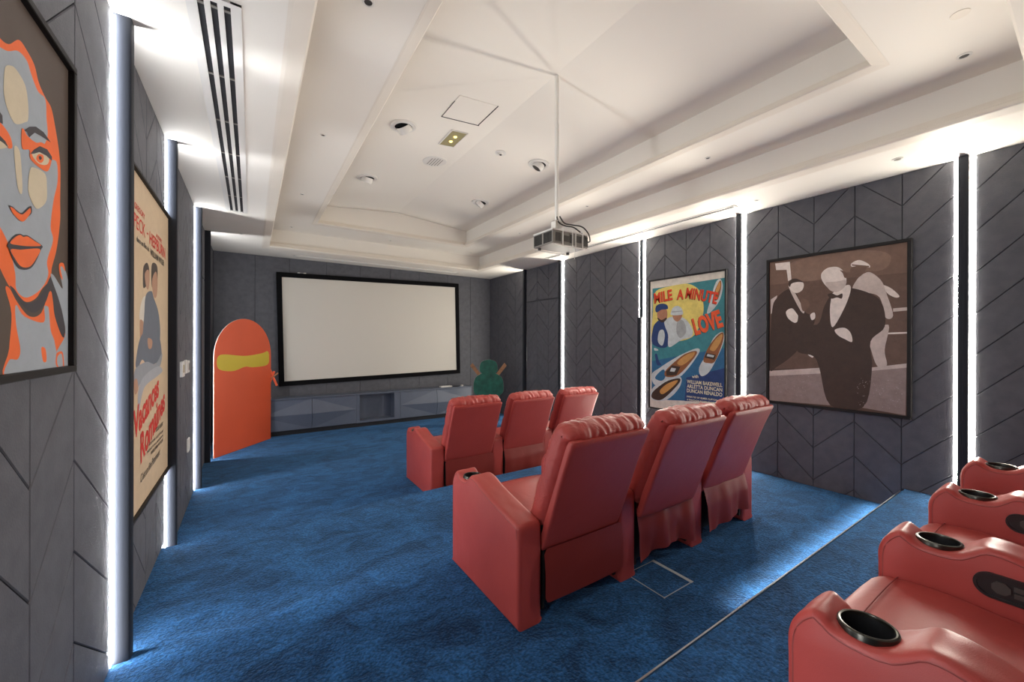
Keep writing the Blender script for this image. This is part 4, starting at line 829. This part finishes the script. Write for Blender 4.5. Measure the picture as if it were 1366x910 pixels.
# amber emergency lamp plate, speaker, detector
def flush(name, label, cat, x, y):
    loc, rot = on_top(x, y); t = thing(name, label, cat, loc); t.rotation_euler = rot; return t
t = flush('emergency_light', 'rectangular ceiling plate with two glowing amber lamps', 'light', 1.853, 3.985); t.scale = (1.15, 1.15, 1)
obj('plate', B(-.075, .075, -.15, .15, -.010, .002, .003), M['amber'], t); bm = bmesh.new()
box(bm, -.082, -.075, -.155, .155, -.012, .002); box(bm, .075, .082, -.155, .155, -.012, .002); box(bm, -.082, .082, -.157, -.150, -.012, .002); box(bm, -.082, .082, .150, .157, -.012, .002); obj('rim', bm, M['white'], t)
for y in (-.05, .05):
    bm = bmesh.new(); lathe(bm, [(0, -.020), (.012, -.018), (.018, -.010)], 16, Matrix.Translation((0, y, 0))); obj('lamp', bm, M['gold_led'], t, smooth=True)
t = flush('ceiling_speaker', 'round perforated white grille in the raised ceiling between two spots', 'speaker', 1.904, 4.626); t.scale = (1.3, 1.3, 1)
bm = bmesh.new(); lathe(bm, [(0, -.012), (.10, -.012), (.112, -.008), (.116, .002)], 40); obj('grille', bm, M['white'], t, smooth=True)
bm = bmesh.new()
for i in range(5):
    for j in range(-4, 5):
        x_, y_ = (i - 2) * .026, j * .02 + (i % 2) * .01
        if x_ * x_ + y_ * y_ < .0075: box(bm, x_ - .005, x_ + .005, y_ - .006, y_ + .006, -.0135, -.0115)
obj('perforation', bm, M['grey'], t)
t = flush('smoke_detector', 'small round white detector right of the amber lamp plate', 'detector', 2.468, 3.974); t.scale = (1.2, 1.2, 1)
bm = bmesh.new(); lathe(bm, [(.055, .002), (.055, -.004), (.03, -.008), (.026, -.02), (0, -.024)], 28); obj('body', bm, M['white'], t, smooth=True)
bm = bmesh.new(); cyl(bm, (0, 0, -.026), (0, 0, 1), .012, .004, 14); obj('sensor', bm, M['greyd'], t)
# faint round patch on the rear middle ceiling is a flush cover
t = thing('cover_plate', 'faint round cover plate flush in the ceiling at the top right', 'cover', (3.3, .45, ZL2)); bm = bmesh.new(); cyl(bm, (0, 0, -.003), (0, 0, 1), .04, .004, 24); obj('disc', bm, M['mould'], t)

def slot_diffuser(x0, x1, y0, y1, n, along, label):
    t = thing('air_diffuser', label, 'vent', ((x0 + x1) / 2, (y0 + y1) / 2, ZS))
    w, l = (x1 - x0, y1 - y0) if along == 'y' else (y1 - y0, x1 - x0)
    def bx_(bm, a0, a1, b0, b1, z0, z1):
        if along == 'y': box(bm, a0, a1, b0, b1, z0, z1)
        else: box(bm, b0, b1, a0, a1, z0, z1)
    bm = bmesh.new(); bx_(bm, -w / 2 + .004, w / 2 - .004, -l / 2 + .004, l / 2 - .004, -.0008, .001); obj('backing', bm, M['dark'], t)
    m = w * .20 if n > 1 else w * .22; sl = (w - 2 * m) / (n * 1.9 - .9)
    xs = [(-w / 2, -w / 2 + m)]; x = -w / 2 + m + sl
    for i in range(n - 1): xs.append((x, x + sl * .9)); x += sl * 1.9
    xs.append((w / 2 - m, w / 2))
    bm = bmesh.new()
    for i, (a, b) in enumerate(xs):
        bx_(bm, a, b, -l / 2, l / 2, -.010, 0)
        if i: pass
    bx_(bm, -w / 2, w / 2, -l / 2, -l / 2 + .03, -.0098, 0); bx_(bm, -w / 2, w / 2, l / 2 - .03, l / 2, -.0098, 0)
    obj('bars', bm, M['white'], t)
    if n > 1:
        y = -l / 2 + .06
        while y < l / 2 - .03:
            for (a, b) in zip([q[1] for q in xs[:-1]], [q[0] for q in xs[1:]]):
                bm = bmesh.new(); bx_(bm, a, b, y, y + .016, -.006, -.001); obj('clip', bm, M['grey'], t)
            y += .56
slot_diffuser(-.245, -.040, 2.15, 5.60, 3, 'y', 'long white air diffuser with three black slots in the left soffit')
slot_diffuser(4.42, 4.50, 2.25, 5.60, 1, 'y', 'long narrow single slot air diffuser in the right soffit')
slot_diffuser(.62, 3.82, 7.90, 7.975, 1, 'x', 'long narrow slot air diffuser in the soffit above the screen')

# ================================================================= SWITCHES, FLOOR HATCH
def switch(y, z, w, h, d, label, kind):
    t = thing('wall_switch', label, 'switch', (XL, y, z), LW)
    obj('plate', B(-w / 2, w / 2, -d, 0, -h / 2, h / 2, .003), M['white'], t)
    if kind == 'thermo': obj('display', B(-w * .32, w * .32, -d - .001, -d + .001, -h * .22, h * .28), M['amber'], t)
    else: obj('rocker', B(-w * .25, w * .25, -d - .004, -d + .001, -h * .3, h * .3, .002), M['grey'] if kind == 'dark' else M['white'], t)
switch(4.64, 1.49, .13, .14, .022, 'white square wall controller with small display, on the left wall by the third strip', 'thermo')
switch(4.86, 1.50, .09, .13, .018, 'white narrow switch right beside the wall controller', 'rocker')
switch(5.08, 1.49, .11, .12, .014, 'white wall switch closest to the third bright strip', 'dark')
switch(5.10, .70, .12, .13, .014, 'white wall socket low on the left wall under the switches', 'rocker')

t = thing('floor_box', 'square carpeted floor hatch with a thin silver rim behind the middle row', 'hatch', (2.15, 1.555, Z1))
bm = bmesh.new(); box(bm, -.142, -.139, -.145, .145, -.004, .004); box(bm, -.145, .145, -.142, -.139, -.004, .004); box(bm, .122, .145, -.145, .145, -.004, .004); box(bm, -.145, .145, .139, .142, -.004, .004)
obj('rim', bm, M['rim'], t)
obj('lid', B(-.136, .120, -.137, .137, -.004, .003), M['carpet'], t)

print('objects', len(bpy.data.objects), 'panels', cnt)
